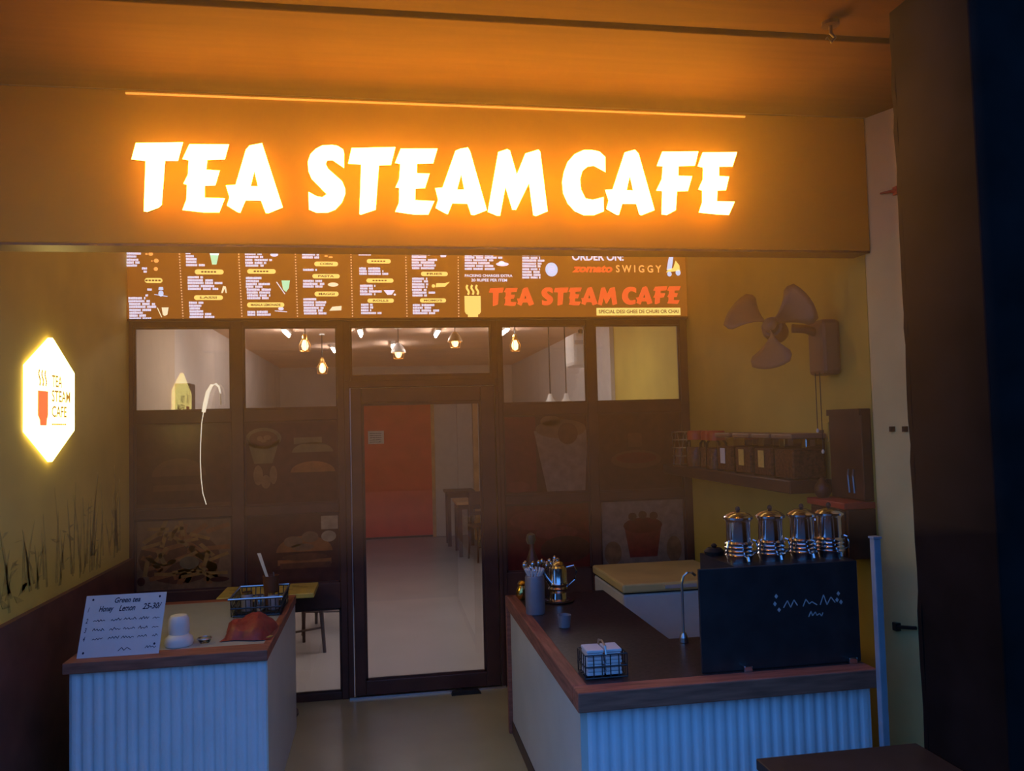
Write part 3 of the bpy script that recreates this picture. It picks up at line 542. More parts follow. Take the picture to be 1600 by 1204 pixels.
struct(MB().box(XL, -1.61, GY + .07, 6.62, 0, 2.8).build('trim_3', 'tan_facing'), 'tan wall facing on the left wall just inside the glass front', 'pillar')
sk = thing('wall_speaker', 'small dark speaker box on the inner left wall behind the sign reflection', 'speaker', (-1.5, 6.8, 1.6))
MB().box(-1.63, -1.50, 6.66, 6.82, 1.85, 2.19).build('cabinet', 'darkwood', sk, bevel=.01); MB().box(-1.61, -1.52, 6.652, 6.662, 1.88, 2.16).build('grille', 'blackmatte', sk)
# ceiling tubes and pendants
tubes = [(-.93, 8.15, 'first from the left over the left window'), (-.58, 9.9, 'second from the left, lower over the left window'), (-.21, 8.2, 'third from the left, top left of the transom'), (.135, 9.6, 'fourth, in the middle of the transom'), (.57, 8.3, 'fifth, top right of the transom'), (1.26, 8.15, 'last, at the corner of the right window')]
for x, y, s in tubes:
    o = thing('tube_light', 'white ceiling tube, ' + s, 'ceiling light', (x, y, 2.8), 'ceiling tubes in the dining room')
    MB().box(x - .025, x + .025, y - .22, y + .22, 2.765, 2.80).build('housing', 'white', o); MB().tube([(x, y - .21, 2.75), (x, y + .21, 2.75)], .012, 8).build('tube', 'tube', o)
bulbs = [(-.74, 8.0, 2.62, 'pendant lamp with a tall warm bulb in the second window from the left'), (-.62, 8.6, 2.44, 'small pendant lamp lower right in the second window from the left'), (.165, 8.1, 2.545, 'pendant lamp with a white shade left of centre in the transom'), (.73, 8.0, 2.64, 'pendant lamp with a beige shade right of centre in the transom'), (1.34, 8.0, 2.60, 'pendant lamp with a warm bulb at the left of the right window')]
for i, (x, y, z, s) in enumerate(bulbs):
    o = thing('pendant_lamp', s, 'pendant lamp', (x, y, 2.8), 'cage pendants in the dining room')
    MB().tube([(x, y, 2.8), (x, y, z + .10)], .005, 6).build('cord', 'blackmatte', o); MB().lathe(x, y, [(.03, 2.785), (.03, 2.80)], 12).build('canopy', 'white', o)
    if i in (2, 3): MB().lathe(x, y, [(.075, z + .0), (.068, z + .03), (.05, z + .06), (.02, z + .10)], 18, cap=False).build('shade', 'white' if i == 2 else 'light_wood', o, smooth=True)
    else: MB().lathe(x, y, [(.022, z + .05), (.025, z + .09), (.012, z + .11)], 14).build('socket', 'brass', o, smooth=True)
    MB().lathe(x, y, [(.004, z - .055), (.026, z - .04), (.036, z - .01), (.03, z + .025), (.016, z + .05)], 16).build('bulb', 'bulb', o, smooth=True)
    cg = MB()
    for k in range(6):
        a = k * math.pi / 3; cg.tube([(x + .02 * math.cos(a), y + .02 * math.sin(a), z + .07), (x + .055 * math.cos(a), y + .055 * math.sin(a), z), (x + .045 * math.cos(a), y + .045 * math.sin(a), z - .06)], .003, 5)
    cg.tube([(x + .046 * math.cos(k * math.pi / 8), y + .046 * math.sin(k * math.pi / 8), z - .06) for k in range(16)], .003, 5, True); cg.build('cage', 'brass', o)
for x, s in ((1.69, 'the left one in the right window'), (1.858, 'the right one in the right window')):
    o = thing('cone_pendant', 'white cone shade on a cord, ' + s, 'pendant lamp', (x, 8.0, 2.8), 'cone pendants in the right window')
    MB().tube([(x, 8, 2.8), (x, 8, 2.08)], .006, 6).build('cord', 'blackmatte', o); MB().lathe(x, 8.0, [(.075, 1.985), (.07, 1.995), (.03, 2.05), (.018, 2.10)], 20).build('shade', 'white', o, smooth=True)
ac = thing('wall_unit', 'white rounded water purifier high on the inner right wall', 'water purifier', (2.05, 8.2, 2.36))
MB().box(1.93, 2.16, 7.95, 8.35, 2.38, 2.72).build('body', 'white', ac, bevel=.04); MB().box(1.95, 2.14, 7.942, 7.955, 2.60, 2.64).build('grille', 'greywhite', ac); MB().lathe(2.03, 8.0, [(.03, 2.72), (.03, 2.75), (.015, 2.76)], 12).build('cap', 'blackmatte', ac)

# ------------------------------------------------------------------ grey topped counter
HC = .79
def corrugated(x0, x1, y, z0, z1, pitch, n_per=8):
    n = int(round((x1 - x0) / pitch)) * n_per; v = []; f = []
    prof = (0, .35, .9, 1, 1, .9, .35, 0)
    for i in range(n + 1):
        x = x0 + (x1 - x0) * i / n; d = .009 * prof[i % n_per]
        v += [(x, y - d, z0), (x, y - d, z1)]
    for i in range(n): f.append((2 * i, 2 * i + 2, 2 * i + 3, 2 * i + 1))
    v2 = len(v); v += [(x0, y + .01, z0), (x0, y + .01, z1), (x1, y + .01, z0), (x1, y + .01, z1)]
    f += [(0, 1, v2 + 1, v2), (2 * n, v2 + 2, v2 + 3, 2 * n + 1), (v2, v2 + 1, v2 + 3, v2 + 2)]
    return MB().add(v, f)
lc = thing('snack_counter', 'smaller counter with fluted white front and wood edged grey top', 'counter', (-.97, 4.5, 0))
LX0, LX1, LY0, LY1 = -1.425, -.545, 3.885, 5.11
MB().box(LX0 + .03, LX1 - .012, LY0 + .03, LY1 - .02, .06, HC - .045).build('body', 'side_panel', lc)
corrugated(LX0 + .02, LX1 - .012, LY0 + .025, .0, HC - .045, .046).build('fluted_front', 'corrugated', lc)
MB().box(LX1 - .012, LX1 - .004, LY0 + .02, LY1 - .02, .0, HC - .045).build('side_panel', 'side_panel', lc)
MB().box(LX0, LX1, LY0 - .005, LY0 + .12, HC - .05, HC).build('front_edge', 'wood', lc, bevel=.004)
MB().box(LX0, LX1, LY1 - .07, LY1, HC - .05, HC).build('back_edge', 'wood', lc, bevel=.004)
MB().box(LX1 - .035, LX1, LY0 + .12, LY1 - .07, HC - .05, HC).build('side_edge', 'woody', lc, bevel=.004)
MB().box(LX0, LX0 + .035, LY0 + .12, LY1 - .07, HC - .05, HC).build('side_edge', 'woody', lc, bevel=.004)
MB().box(LX0 + .03, LX1 - .03, LY0 + .115, LY1 - .065, HC - .03, HC - .002).build('top_inset', 'laminate', lc)
# standing price sheet
ss = thing('price_sheet', 'white handwritten green tea price sheet leaning at the front of the grey topped counter', 'sign', (-1.21, 3.94, HC))
B0 = Vector((-1.388, 3.945, HC + .001)); B1 = Vector((-1.036, 3.945, HC + .001)); T0 = Vector((-1.388 + .015, 4.03, HC + .263))
ex = (B1 - B0); ez = (T0 - B0); en = ex.cross(ez).normalized()
PS = lambda u, v, w: tuple(B0 + ex * u + ez * v + en * w)
MB().prism([(0, 0), (1, 0), (1, 1), (0, 1)], -.003, PS).build('sheet', 'paper', ss)
t = MB(); HW = lambda: (t.build('handwriting', 'ink', ss), setattr(t, 'v', []), setattr(t, 'f', [])); sp = lambda u, v, w: PS(u, v, .0008 + w); rs = random.Random(21)
hand = dict(bold=.02, shear=.3)
put_text(t, 'Green tea', .36, .68, .86, .95, sp, **hand); HW(); put_text(t, '1', .045, .06, .73, .81, sp, **hand); HW()
put_text(t, 'Honey', .18, .36, .70, .82, sp, **hand); HW(); put_text(t, 'Lemon', .43, .63, .72, .82, sp, **hand); HW(); put_text(t, '25-30/', .72, .96, .73, .83, sp, **hand); HW()
put_text(t, '2', .04, .065, .55, .63, sp, **hand); put_text(t, '3', .04, .065, .40, .48, sp, **hand); put_text(t, '4', .04, .065, .26, .34, sp, **hand)
for v in (.57, .42, .28):
    HW()
    for a, b in ((.14, .28), (.34, .48), (.52, .66), (.70, .82), (.88, .95)):
        scribble(t, a + rs.uniform(-.015, .015), b, v, .05, .008, lambda u, w_, d: sp(u, w_, 0), rs)
HW(); scribble(t, .50, .64, .08, .10, .009, lambda u, w_, d: sp(u, w_, 0), rs); HW(); scribble(t, .82, .95, .10, .05, .008, lambda u, w_, d: sp(u, w_, 0), rs); HW()
for u, v in ((.09, .93), (.92, .93), (.07, .08), (.93, .16)): t.prism(ell(u, v, .014, .02, 8), .0002, sp)
t.build('handwriting', 'ink', ss)
MB().prism([(0, 0), (.06, 0), (.012, .9), (0, .9)], .004, lambda u, v, w: (-1.21 + w, 3.955 + u + v * .088, HC + v * .25)).build('support', 'paper', ss)
bw = thing('white_bowls', 'two upturned white bowls stacked behind the price sheet', 'bowls', (-.98, 4.08, HC))
MB().lathe(-.98, 4.08, [(.062, HC), (.066, HC + .01), (.062, HC + .035), (.045, HC + .05)], 24).build('lower_bowl', 'white', bw, smooth=True)
MB().lathe(-.985, 4.10, [(.046, HC + .05), (.05, HC + .06), (.047, HC + .12), (.036, HC + .135)], 24).build('upper_bowl', 'white', bw, smooth=True)
ash = thing('glass_dish', 'small clear glass dish on the wood edge beside the red packet', 'dish', (-.865, 4.09, HC))
MB().lathe(-.865, 4.09, [(.022, HC), (.034, HC + .022), (.030, HC + .022), (.019, HC + .006)], 16).build('bowl', 'jar_glass', ash, smooth=True)
MB().tube([(-.865 + .032 * math.cos(k * math.pi / 8), 4.09 + .032 * math.sin(k * math.pi / 8), HC + .022) for k in range(16)], .0035, 6, True).build('rim', 'wire', ash, smooth=True)
# crumpled red packet
v = []; f = []; n = 20; rk = random.Random(8); hm = [[rk.uniform(-1, 1) for _ in range(n + 1)] for _ in range(n + 1)]
for j in range(n + 1):
    for i in range(n + 1):
        a = i / n * 2 - 1; b = j / n * 2 - 1; e = max(0, 1 - (abs(a) ** 3 + abs(b) ** 3))
        z = HC + .003 + .085 * e ** .5 * (.85 + .15 * math.sin(5 * a + 2 * b)) + .006 * hm[i][j] * (e > 0.05)
        v.append((-.675 + .115 * a * (1 + .08 * math.sin(4 * b)), 4.23 + .16 * b * (1 + .1 * math.sin(3 * a)), max(z, HC + .001)))
for j in range(n):
    for i in range(n): q = j * (n + 1) + i; f.append((q, q + 1, q + n + 2, q + n + 1))
rp_ = thing('red_packet', 'crumpled red plastic packet lying on the grey topped counter below the wire basket', 'packet', (-.675, 4.23, HC))
MB().add(v, f).build('wrapper', 'redcloth', rp_, smooth=True)
MB().prism([(-.57, 4.09), (-.55, 4.12), (-.60, 4.16), (-.62, 4.12)], .003, lambda u, v, w: (u, v, HC + .002 + w)).build('corner_flap', 'yellow_top', rp_)
# wire basket with jars
wb = thing('wire_basket', 'black wire basket with shiny rims on the grey topped counter', 'basket', (-.68, 4.74, HC))
g = MB(); x0, x1, y0, y1 = -.84, -.56, 4.56, 4.92
for z, gx in ((HC + .006, .02), (HC + .05, .01), (HC + .10, 0)):
    g.tube([(x0 + gx, y0 + gx, z), (x1 - gx, y0 + gx, z), (x1 - gx, y1 - gx, z), (x0 + gx, y1 - gx, z)], .005, 6, True)
for k in range(11): x = x0 + .01 + (x1 - x0 - .02) * k / 10; g.tube([(x, y0, HC + .10), (x, y0 + .02, HC + .006), (x, y1 - .02, HC + .006), (x, y1, HC + .10)], .0028, 5)
for k in range(1, 10): y = y0 + (y1 - y0) * k / 10; g.tube([(x0, y, HC + .10), (x0 + .02, y, HC + .006)], .0028, 5); g.tube([(x1, y, HC + .10), (x1 - .02, y, HC + .006)], .0028, 5)
g.build('wires', 'blackwire', wb)
MB().tube([(x0, y0, HC + .102), (x1, y0, HC + .102), (x1, y1, HC + .102), (x0, y1, HC + .102)], .006, 6, True).build('rim', 'wire', wb)
MB().box(x0 + .03, x1 - .03, y0 + .03, y1 - .03, HC + .010, HC + .018).build('tray', 'blackmatte', wb)
for i, (x, y, r, h, m_, s) in enumerate(((-.76, 4.66, .032, .10, 'zinc', 'small grey jar near the price sheet side of the wire basket'), (-.69, 4.64, .028, .085, 'steel', 'small steel tumbler at the middle of the wire basket'), (-.62, 4.66, .03, .09, 'zinc', 'small grey jar beside the brown cup in the wire basket'))):
    o = thing('spice_jar', s, 'jar', (x, y, HC + .018), 'small jars in the wire basket')
    MB().lathe(x, y, [(r, HC + .02), (r, HC + .02 + h * .8), (r * .85, HC + .02 + h * .9)], 18).build('body', m_, o, smooth=True); MB().lathe(x, y, [(r * .9, HC + .02 + h * .9), (r * .9, HC + .02 + h)], 18).build('lid', 'brasspot' if i != 1 else 'steel', o)
ct = thing('straw_cup', 'brown cup with a leaning pale stirrer standing in the wire basket', 'cup', (-.65, 4.80, HC + .018))
MB().lathe(-.65, 4.80, [(.035, HC + .02), (.047, HC + .18), (.043, HC + .18), (.032, HC + .03)], 20).build('cup', 'cup', ct, smooth=True)
MB().prism([(0, 0), (.012, 0), (.016, .25), (-.004, .25)], .003, lambda u, v, w: (-.64 + u - v * .32, 4.79 + w, HC + .06 + v)).build('stirrer', 'p_cream' if False else 'cable', ct)
MB().tube([(-.62, 4.78, HC + .05), (-.635, 4.79, HC + .20)], .004, 6).build('straw', 'wire', ct)
st_ = thing('side_table', 'low table with a yellow printed top between the grey topped counter and the glass', 'table', (-.72, 5.33, 0))
MB().box(-1.02, -.44, 5.14, 5.49, HC - .03, HC).build('tabletop', 'yellow_top', st_, bevel=.005)
MB().lathe(-.73, 5.32, [(.17, 0), (.17, .015), (.03, .03), (.025, HC - .03)], 20).build('pedestal', 'darkwood', st_, smooth=True)
t = MB(); rs = random.Random(6)
for k in range(16): a = rs.uniform(-.98, -.5); b = rs.uniform(5.17, 5.45); ribbon(t, [(a, b), (a + rs.uniform(.02, .07), b + rs.uniform(-.02, .02))], .008, lambda u, v, w: (u, v, HC + .0012))
t.build('printed_marks', 'brownbox', st_)

# ------------------------------------------------------------------ black topped counter
rc_ = thing('tea_counter', 'L shaped counter with black stone top, wood edge and fluted white front', 'counter', (1.2, 3.8, 0))
QX0, QX1, QY0, QY1 = .70, 1.925, 2.965, 4.73; AX = 1.29; AY = 3.60
MB().box(QX0, QX1, QY0, QY0 + .09, HC - .075, HC).build('front_edge', 'wood', rc_, bevel=.005)
MB().box(QX0, QX0 + .06, QY0 + .09, QY1, HC - .075, HC).build('side_edge', 'woody', rc_, bevel=.005)
tp = MB().prism([(QX0 + .055, QY0 + .085), (QX1, QY0 + .085), (QX1, AY), (AX, AY), (AX, QY1), (QX0 + .055, QY1)], -.03, lambda u, v, w: (u, v, HC - .002 + w)); tp.build('stone_top', 'granite', rc_)
MB().box(QX0 + .03, QX1 - .01, QY0 + .05, AY - .02, .06, HC - .075).build('front_carcass', 'side_panel', rc_)
MB().box(QX0 + .03, AX - .02, AY - .02, QY1 - .03, .06, HC - .075).build('arm_carcass', 'side_panel', rc_)
corrugated(QX0 + .045, QX1 - .01, QY0 + .045, 0, HC - .075, .046).build('fluted_front', 'corrugated', rc_)
MB().box(QX0 + .018, QX0 + .03, QY0 + .05, QY1 - .03, .07, HC - .075).build('side_panel', 'side_panel', rc_)
MB().box(QX0 + .012, QX0 + .04, QY0 + .05, QY1 - .03, 0, .07).build('skirting', 'darkwood', rc_)
MB().box(QX0 - .005, QX0 + .045, QY1 - .03, QY1 + .01, 0, HC).build('end_panel', 'wood', rc_, bevel=.004)
po = thing('grey_post', 'slim blue grey square post at the end of the black topped counter beside the pilaster', 'post', (1.905, 2.93, 0))
MB().box(1.905, 1.935, 2.92, 2.95, 0, 1.31).build('shaft', 'post_grey', po, bevel=.004); MB().box(1.902, 1.938, 2.917, 2.953, 1.31, 1.318).build('cap', 'post_grey', po)
# black box with chalk writing
bb = thing('black_counter_box', 'large black glossy box with faint chalk writing on the black topped counter', 'box', (1.57, 3.25, HC))
MB().box(1.235, 1.925, 3.075, 3.09, HC, 1.20).build('front_panel', 'black', bb, bevel=.003)
MB().box(1.395, 1.925, 3.09, 3.45, 1.185, 1.20).build('top_panel', 'black', bb); MB().box(1.395, 1.41, 3.09, 3.45, HC, 1.185).build('side_panel', 'black', bb); MB().box(1.91, 1.925, 3.09, 3.45, HC, 1.185).build('side_panel', 'black', bb); MB().box(1.41, 1.91, 3.435, 3.45, HC, 1.185).build('back_panel', 'black', bb)
t = MB(); pk = XZ(3.0742); rk = random.Random(31)
for a, b, z, h in ((1.595, 1.655, 1.03, .035), (1.675, 1.735, 1.03, .045), (1.755, 1.815, 1.03, .045), (1.70, 1.765, .985, .025)): scribble(t, a, b, z, h, .0045, lambda u, v, w: pk(u, v, w), rk)
for u, v in ((1.562, 1.075), (1.572, 1.02), (1.555, 1.045), (1.835, 1.07), (1.845, 1.035), (1.828, 1.045)): t.prism([(u - .008, v), (u, v - .01), (u + .008, v), (u, v + .01)], .0004, pk)
t.build('chalk_writing', 'chalk', bb)
for x in (1.40, 1.855): MB().box(x, x + .035, 3.045, 3.075, HC, HC + .025).build('clip', 'steel', bb, bevel=.003)
lid_ = thing('small_pan', 'small round black lidded pan beside the steel urns on the black box', 'pan', (1.44, 3.395, 1.2))
MB().lathe(1.44, 3.395, [(.04, 1.2), (.045, 1.215), (.03, 1.23)], 18).build('body', 'blackmatte', lid_, smooth=True); MB().lathe(1.44, 3.395, [(.008, 1.23), (.014, 1.24), (.006, 1.248)], 12).build('knob', 'blackmatte', lid_, smooth=True)
# four steel urns
def urn(x, y, z, label, sides=(-1, 1)):
    o = thing('steel_urn', label, 'urn', (x, y, z), 'steel urns on the black box')
    MB().lathe(x, y, [(.050, z), (.052, z + .012), (.058, z + .025), (.062, z + .03), (.056, z + .036), (.061, z + .046), (.055, z + .052), (.060, z + .062), (.054, z + .068), (.060, z + .078), (.050, z + .085), (.050, z + .165), (.055, z + .172), (.058, z + .178)], 28).build('body', 'steel', o, smooth=True)
    l = MB().lathe(x, y, [(.061, z + .178), (.061, z + .186), (.050, z + .196), (.028, z + .206), (.010, z + .209)], 28).build('lid', 'steel', o, smooth=True)
    MB().lathe(x, y, [(.006, z + .208), (.011, z + .216), (.008, z + .226), (.002, z + .230)], 12).build('knob', 'blackmatte', l, smooth=True)
    for s in sides:
        MB().tube([(x + s * .054, y - .02, z + .09), (x + s * .063, y - .03, z + .085), (x + s * .067, y - .035, z + .065), (x + s * .066, y - .03, z + .04), (x + s * .058, y - .02, z + .034)], .0042, 6).build('handle', 'steel', o, smooth=True)
    MB().tube([(x, y - .055, z + .03), (x, y - .082, z + .026), (x, y - .086, z + .012)], .006, 8).build('tap', 'steel', o, smooth=True)
for x, s, sd in ((1.468, 'steel urn beside the black pan on the black box', (-1, 1)), (1.612, 'steel urn second from the black pan on the black box', (-1, 1)), (1.756, 'steel urn third from the black pan on the black box', (-1,)), (1.882, 'steel urn at the grey post end of the row on the black box', (1,))): urn(x, 3.20, 1.2, s, sd)
# napkin basket
nb = thing('napkin_basket', 'small wire basket holding white napkins on the front corner of the black counter top', 'napkin holder', (.845, 3.16, HC))
g = MB(); x0, x1, y0, y1 = .765, .935, 3.10, 3.22
for z in (HC + .006, HC + .05, HC + .095): g.tube([(x0, y0, z), (x1, y0, z), (x1, y1, z), (x0, y1, z)], .003, 6, True)
for k in range(6): x = x0 + (x1 - x0) * k / 5; g.tube([(x, y0, HC + .095), (x, y0, HC + .006), (x, y1, HC + .006), (x, y1, HC + .095)], .0025, 5)
for k in range(1, 4): y = y0 + (y1 - y0) * k / 4; g.tube([(x0, y, HC + .095), (x0, y, HC + .006), (x1, y, HC + .006), (x1, y, HC + .095)], .0025, 5)
g.build('wires', 'blackwire', nb)
MB().tube([(x0 + .085, y0, HC + .095), (x0 + .085, y0 + .01, HC + .125), (x0 + .085, (y0 + y1) / 2, HC + .135), (x0 + .085, y1 - .01, HC + .125), (x0 + .085, y1, HC + .095)], .004, 6).build('handle', 'wire', nb)
for a, b, s in ((.775, .845, 'stack of white napkins in the wood edge half of the small wire basket'), (.852, .918, 'stack of white napkins in the black box half of the small wire basket')):
    o = thing('napkin_stack', s, 'napkins', ((a + b) / 2, 3.16, HC + .01), 'napkin stacks in the wire basket')
    for k in range(7): z = HC + .012 + k * .0145; MB().box(a + .002 * (k % 2), b - .002 * (k % 3), 3.112, 3.208, z, z + .0125).build('napkin', 'paper', o, bevel=.003)
# cluster at the far left of the black topped counter
cn = thing('grey_canister', 'grey cylindrical canister with frilly white tops of cups on the black topped counter', 'canister', (.785, 4.25, HC))
MB().lathe(.785, 4.25, [(.05, HC), (.052, HC + .01), (.052, HC + .19), (.048, HC + .20)], 24).build('body', 'zinc', cn, smooth=True)
fr = MB()
for k in range(14): a = k * 2 * math.pi / 14; fr.tube([(.785 + .03 * math.cos(a), 4.25 + .03 * math.sin(a), HC + .19), (.785 + .05 * math.cos(a + .3), 4.25 + .05 * math.sin(a + .3), HC + .235)], .006, 5)
fr.build('frill', 'paper', cn)
br = thing('brass_pot', 'small round brass pot at the wood edge of the black topped counter', 'pot', (.775, 4.60, HC))
MB().lathe(.775, 4.60, [(.02, HC), (.036, HC + .02), (.038, HC + .045), (.025, HC + .07), (.02, HC + .08), (.028, HC + .09)], 20).build('body', 'brasspot', br, smooth=True); MB().lathe(.775, 4.60, [(.027, HC + .09), (.018, HC + .104), (.005, HC + .11)], 16).build('lid', 'brasspot', br, smooth=True)
kt = thing('steel_kettle', 'polished steel kettle with a side handle on the black counter top', 'kettle', (.965, 4.50, HC))
MB().lathe(.965, 4.50, [(.075, HC), (.078, HC + .012), (.05, HC + .018), (.045, HC + .05), (.05, HC + .055), (.058, HC + .075), (.052, HC + .085), (.058, HC + .10), (.052, HC + .11), (.05, HC + .19), (.035, HC + .205)], 28).build('body', 'steel', kt, smooth=True)
l = MB().lathe(.965, 4.50, [(.04, HC + .205), (.03, HC + .222), (.01, HC + .23), (.012, HC + .24), (.004, HC + .246)], 20).build('lid', 'steel', kt, smooth=True)
MB().tube([(1.015, 4.49, HC + .19), (1.055, 4.48, HC + .20), (1.07, 4.48, HC + .17), (1.06, 4.48, HC + .12), (1.015, 4.49, HC + .08)], .006, 8).build('handle', 'steel', kt, smooth=True)
MB().tube([(.92, 4.48, HC + .10), (.885, 4.46, HC + .15), (.87, 4.455, HC + .185)], [.014, .009, .007], 8).build('spout', 'steel', kt, smooth=True)
MB().lathe(.965, 4.50, [(.085, HC), (.09, HC + .006), (.088, HC + .008)], 24).build('coaster', 'darkwood', kt)
def cutlery(x, y, h, label):
    o = thing('spoon_holder', label, 'spoon holder', (x, y, HC), 'wire spoon holders on the black topped counter')
    MB().lathe(x, y, [(.035, HC), (.04, HC + .005), (.038, HC + h), (.034, HC + h), (.033, HC + .01)], 18).build('cup', 'darkwood', o, smooth=True)
    rq = random.Random(int(x * 1000))
    for k in range(9):
        a = k * 2 * math.pi / 9; r = rq.uniform(.012, .03); zt = HC + h + rq.uniform(.05, .10); px, py = x + r * 1.9 * math.cos(a), y + r * 1.9 * math.sin(a)
        s = MB().tube([(x + r * .6 * math.cos(a), y + r * .6 * math.sin(a), HC + .02), (px, py, zt)], .0028, 5)
        s.lathe(px, py, [(.003, zt - .01), (.012, zt + .004), (.014, zt + .014), (.008, zt + .026), (.002, zt + .03)], 8); s.build('spoon', 'steel', o, smooth=True)
cutlery(.80, 4.44, .12, 'dark cup full of steel spoons behind the grey canister')
cutlery(.95, 4.645, .12, 'dark cup full of steel spoons behind the steel kettle')
vb = thing('brown_bottle', 'dim brown bottle with a round top behind the spoons', 'bottle', (.90, 4.68 - .2 + .2, HC))
MB().lathe(0.855, 4.69, [(.032, HC), (.034, HC + .01), (.034, HC + .21), (.02, HC + .25), (.014, HC + .27), (.014, HC + .30)], 18).build('body', 'cup', vb, smooth=True); MB().lathe(.85, 4.69, [(.02, HC + .30), (.03, HC + .325), (.024, HC + .355), (.008, HC + .365)], 16).build('cap', 'p_olive', vb, smooth=True)
tag(MB().lathe(.87, 3.93, [(.028, HC), (.034, HC + .06), (.031, HC + .06), (.025, HC + .006)], 18).build('small_cup', 'zinc', smooth=True), 'small dark cup near the wood edge before the kettle', 'cup')
# gooseneck tap behind the box
tpg = thing('gooseneck_tap', 'thin steel gooseneck tap rising between the black box and the freezer', 'tap', (1.262, 3.53, HC))
MB().tube([(1.335, 3.53, HC), (1.335, 3.53, 1.05), (1.343, 3.53, 1.085), (1.362, 3.53, 1.10), (1.385, 3.53, 1.10), (1.402, 3.53, 1.085)], .006, 8).build('spout', 'wire', tpg, smooth=True); MB().lathe(1.335, 3.53, [(.02, HC), (.02, HC + .02), (.012, HC + .04)], 14).build('base', 'wire', tpg)
# white chest freezer
fz_ = thing('chest_freezer', 'white chest freezer with a lid coloured as lit yellow behind the black topped counter', 'freezer', (1.8, 5.1, 0))
MB().box(1.44, 2.17, 4.80, 5.50, .04, .735).build('cabinet', 'white', fz_, bevel=.015); MB().box(1.43, 2.18, 4.785, 5.505, .745, .80).build('lid', 'mustard_pale', fz_, bevel=.012)  # lid coloured yellow for the warm light falling on it
MB().box(1.445, 2.165, 4.81, 5.495, .735, .745).build('gasket', 'blackmatte', fz_); MB().box(1.70, 1.90, 4.768, 4.785, .765, .785).build('handle', 'greywhite', fz_)
for a in (1.48, 2.10):
    for b in (4.84, 5.43): MB().box(a, a + .04, b, b + .04, 0, .04).build('foot', 'blackmatte', fz_)

# ------------------------------------------------------------------ right wall: shelf, jars, fan, cabinet, switch
tag(MB().box(1.97, XR, 3.69, 5.50, 1.42, 1.485).build('wall_shelf', 'darkwood', bevel=.006), 'thick dark wooden shelf with jars on the yellow wall with the fan', 'shelf')
ZS = 1.485
JL = ['square glass jar at the free end of the wall shelf near the cabinet', 'square glass jar with a pale yellow label, second from the free end of the shelf', 'square glass jar with a round yellow label, third from the free end of the shelf', 'square glass jar with a white strip label beside the red lidded jars']
for i, y in enumerate((3.80, 4.03, 4.27, 4.52)):
    o = thing('square_jar', JL[i], 'jar', (2.085, y, ZS), 'square glass jars on the wall shelf')
    MB().box(2.0, 2.17, y - .095, y + .095, ZS + .008, ZS + .15).build('filling', 'tea', o, bevel=.008)
    MB().box(1.993, 2.177, y - .102, y + .102, ZS, ZS + .205).build('glass', 'jar_glass', o, bevel=.01)
    MB().box(1.99, 2.18, y - .105, y + .105, ZS + .205, ZS + .23).build('lid', 'jar_lid', o, bevel=.006)
    if i: MB().box(1.9905, 1.9925, y - .035, y + .03, ZS + .05, ZS + .14).build('label', 'label' if i < 3 else 'paper', o)
for x, y, s in ((2.06, 4.76, 'round red lidded jar next to the square jars'), (2.09, 4.93, 'round red lidded jar second from the square jars'), (2.06, 5.09, 'round red lidded jar beside the wire rack')):
    o = thing('round_jar', s, 'jar', (x, y, ZS), 'red lidded jars on the wall shelf')
    MB().lathe(x, y, [(.062, ZS + .004), (.062, ZS + .13)], 20).build('filling', 'tea', o); MB().lathe(x, y, [(.066, ZS), (.068, ZS + .16), (.05, ZS + .185)], 20).build('glass', 'jar_glass', o, smooth=True); MB().lathe(x, y, [(.056, ZS + .18), (.058, ZS + .225), (.05, ZS + .24)], 20).build('lid', 'redlid', o, smooth=True)
wr_ = thing('wire_rack', 'small steel wire rack at the far end of the wall shelf', 'rack', (2.05, 5.34, ZS))
g = MB()
for k in range(5): z = ZS + .01 + k * .055; g.tube([(2.05 + .06 * math.cos(q * math.pi / 6), 5.34 + .06 * math.sin(q * math.pi / 6), z) for q in range(12)], .003, 5, True)
for k in range(6): a = k * math.pi / 3; g.tube([(2.05 + .06 * math.cos(a), 5.34 + .06 * math.sin(a), ZS), (2.05 + .06 * math.cos(a + .6), 5.34 + .06 * math.sin(a + .6), ZS + .23)], .003, 5)
g.build('wires', 'wire', wr_); MB().lathe(2.05, 5.34, [(.045, ZS + .006), (.045, ZS + .12)], 16).build('pot', 'cup', wr_)
# fan
fn = thing('wall_fan', 'beige wall fan with broad blades and pull cords on the yellow wall with the fan', 'fan', (XR, 3.62, 2.1))
MB().box(2.10, XR, 3.56, 3.70, 2.0, 2.27).build('wall_mount', 'fan', fn, bevel=.02)
MB().tube([(2.14, 3.63, 2.20), (2.06, 3.64, 2.23), (2.00, 3.66, 2.235)], .022, 10).build('arm', 'fan', fn, smooth=True)
HB = Vector((1.90, 3.66, 2.24)); AXI = Vector((-.62, -.70, .18)).normalized(); A1 = AXI.cross(Vector((0, 0, 1))).normalized(); A2 = AXI.cross(A1).normalized()
def FP(r, a, d): return tuple(HB + (A1 * math.cos(a) + A2 * math.sin(a)) * r + AXI * d)
def spun(prof, n=20):
    v = []; f = []
    for r, d in prof: v += [FP(r, 2 * math.pi * k / n, d) for k in range(n)]
    for i in range(len(prof) - 1):
        for k in range(n): f.append((i * n + k, i * n + (k + 1) % n, (i + 1) * n + (k + 1) % n, (i + 1) * n + k))
    f += [tuple(range(n)), tuple(range((len(prof) - 1) * n, len(prof) * n))]
    return MB().add(v, f)
spun([(.03, -.10), (.055, -.09), (.06, -.02), (.05, .02)]).build('motor', 'fan', fn, smooth=True)
spun([(.035, .02), (.035, .06), (.02, .075), (.004, .08)]).build('hub', 'fan', fn, smooth=True)
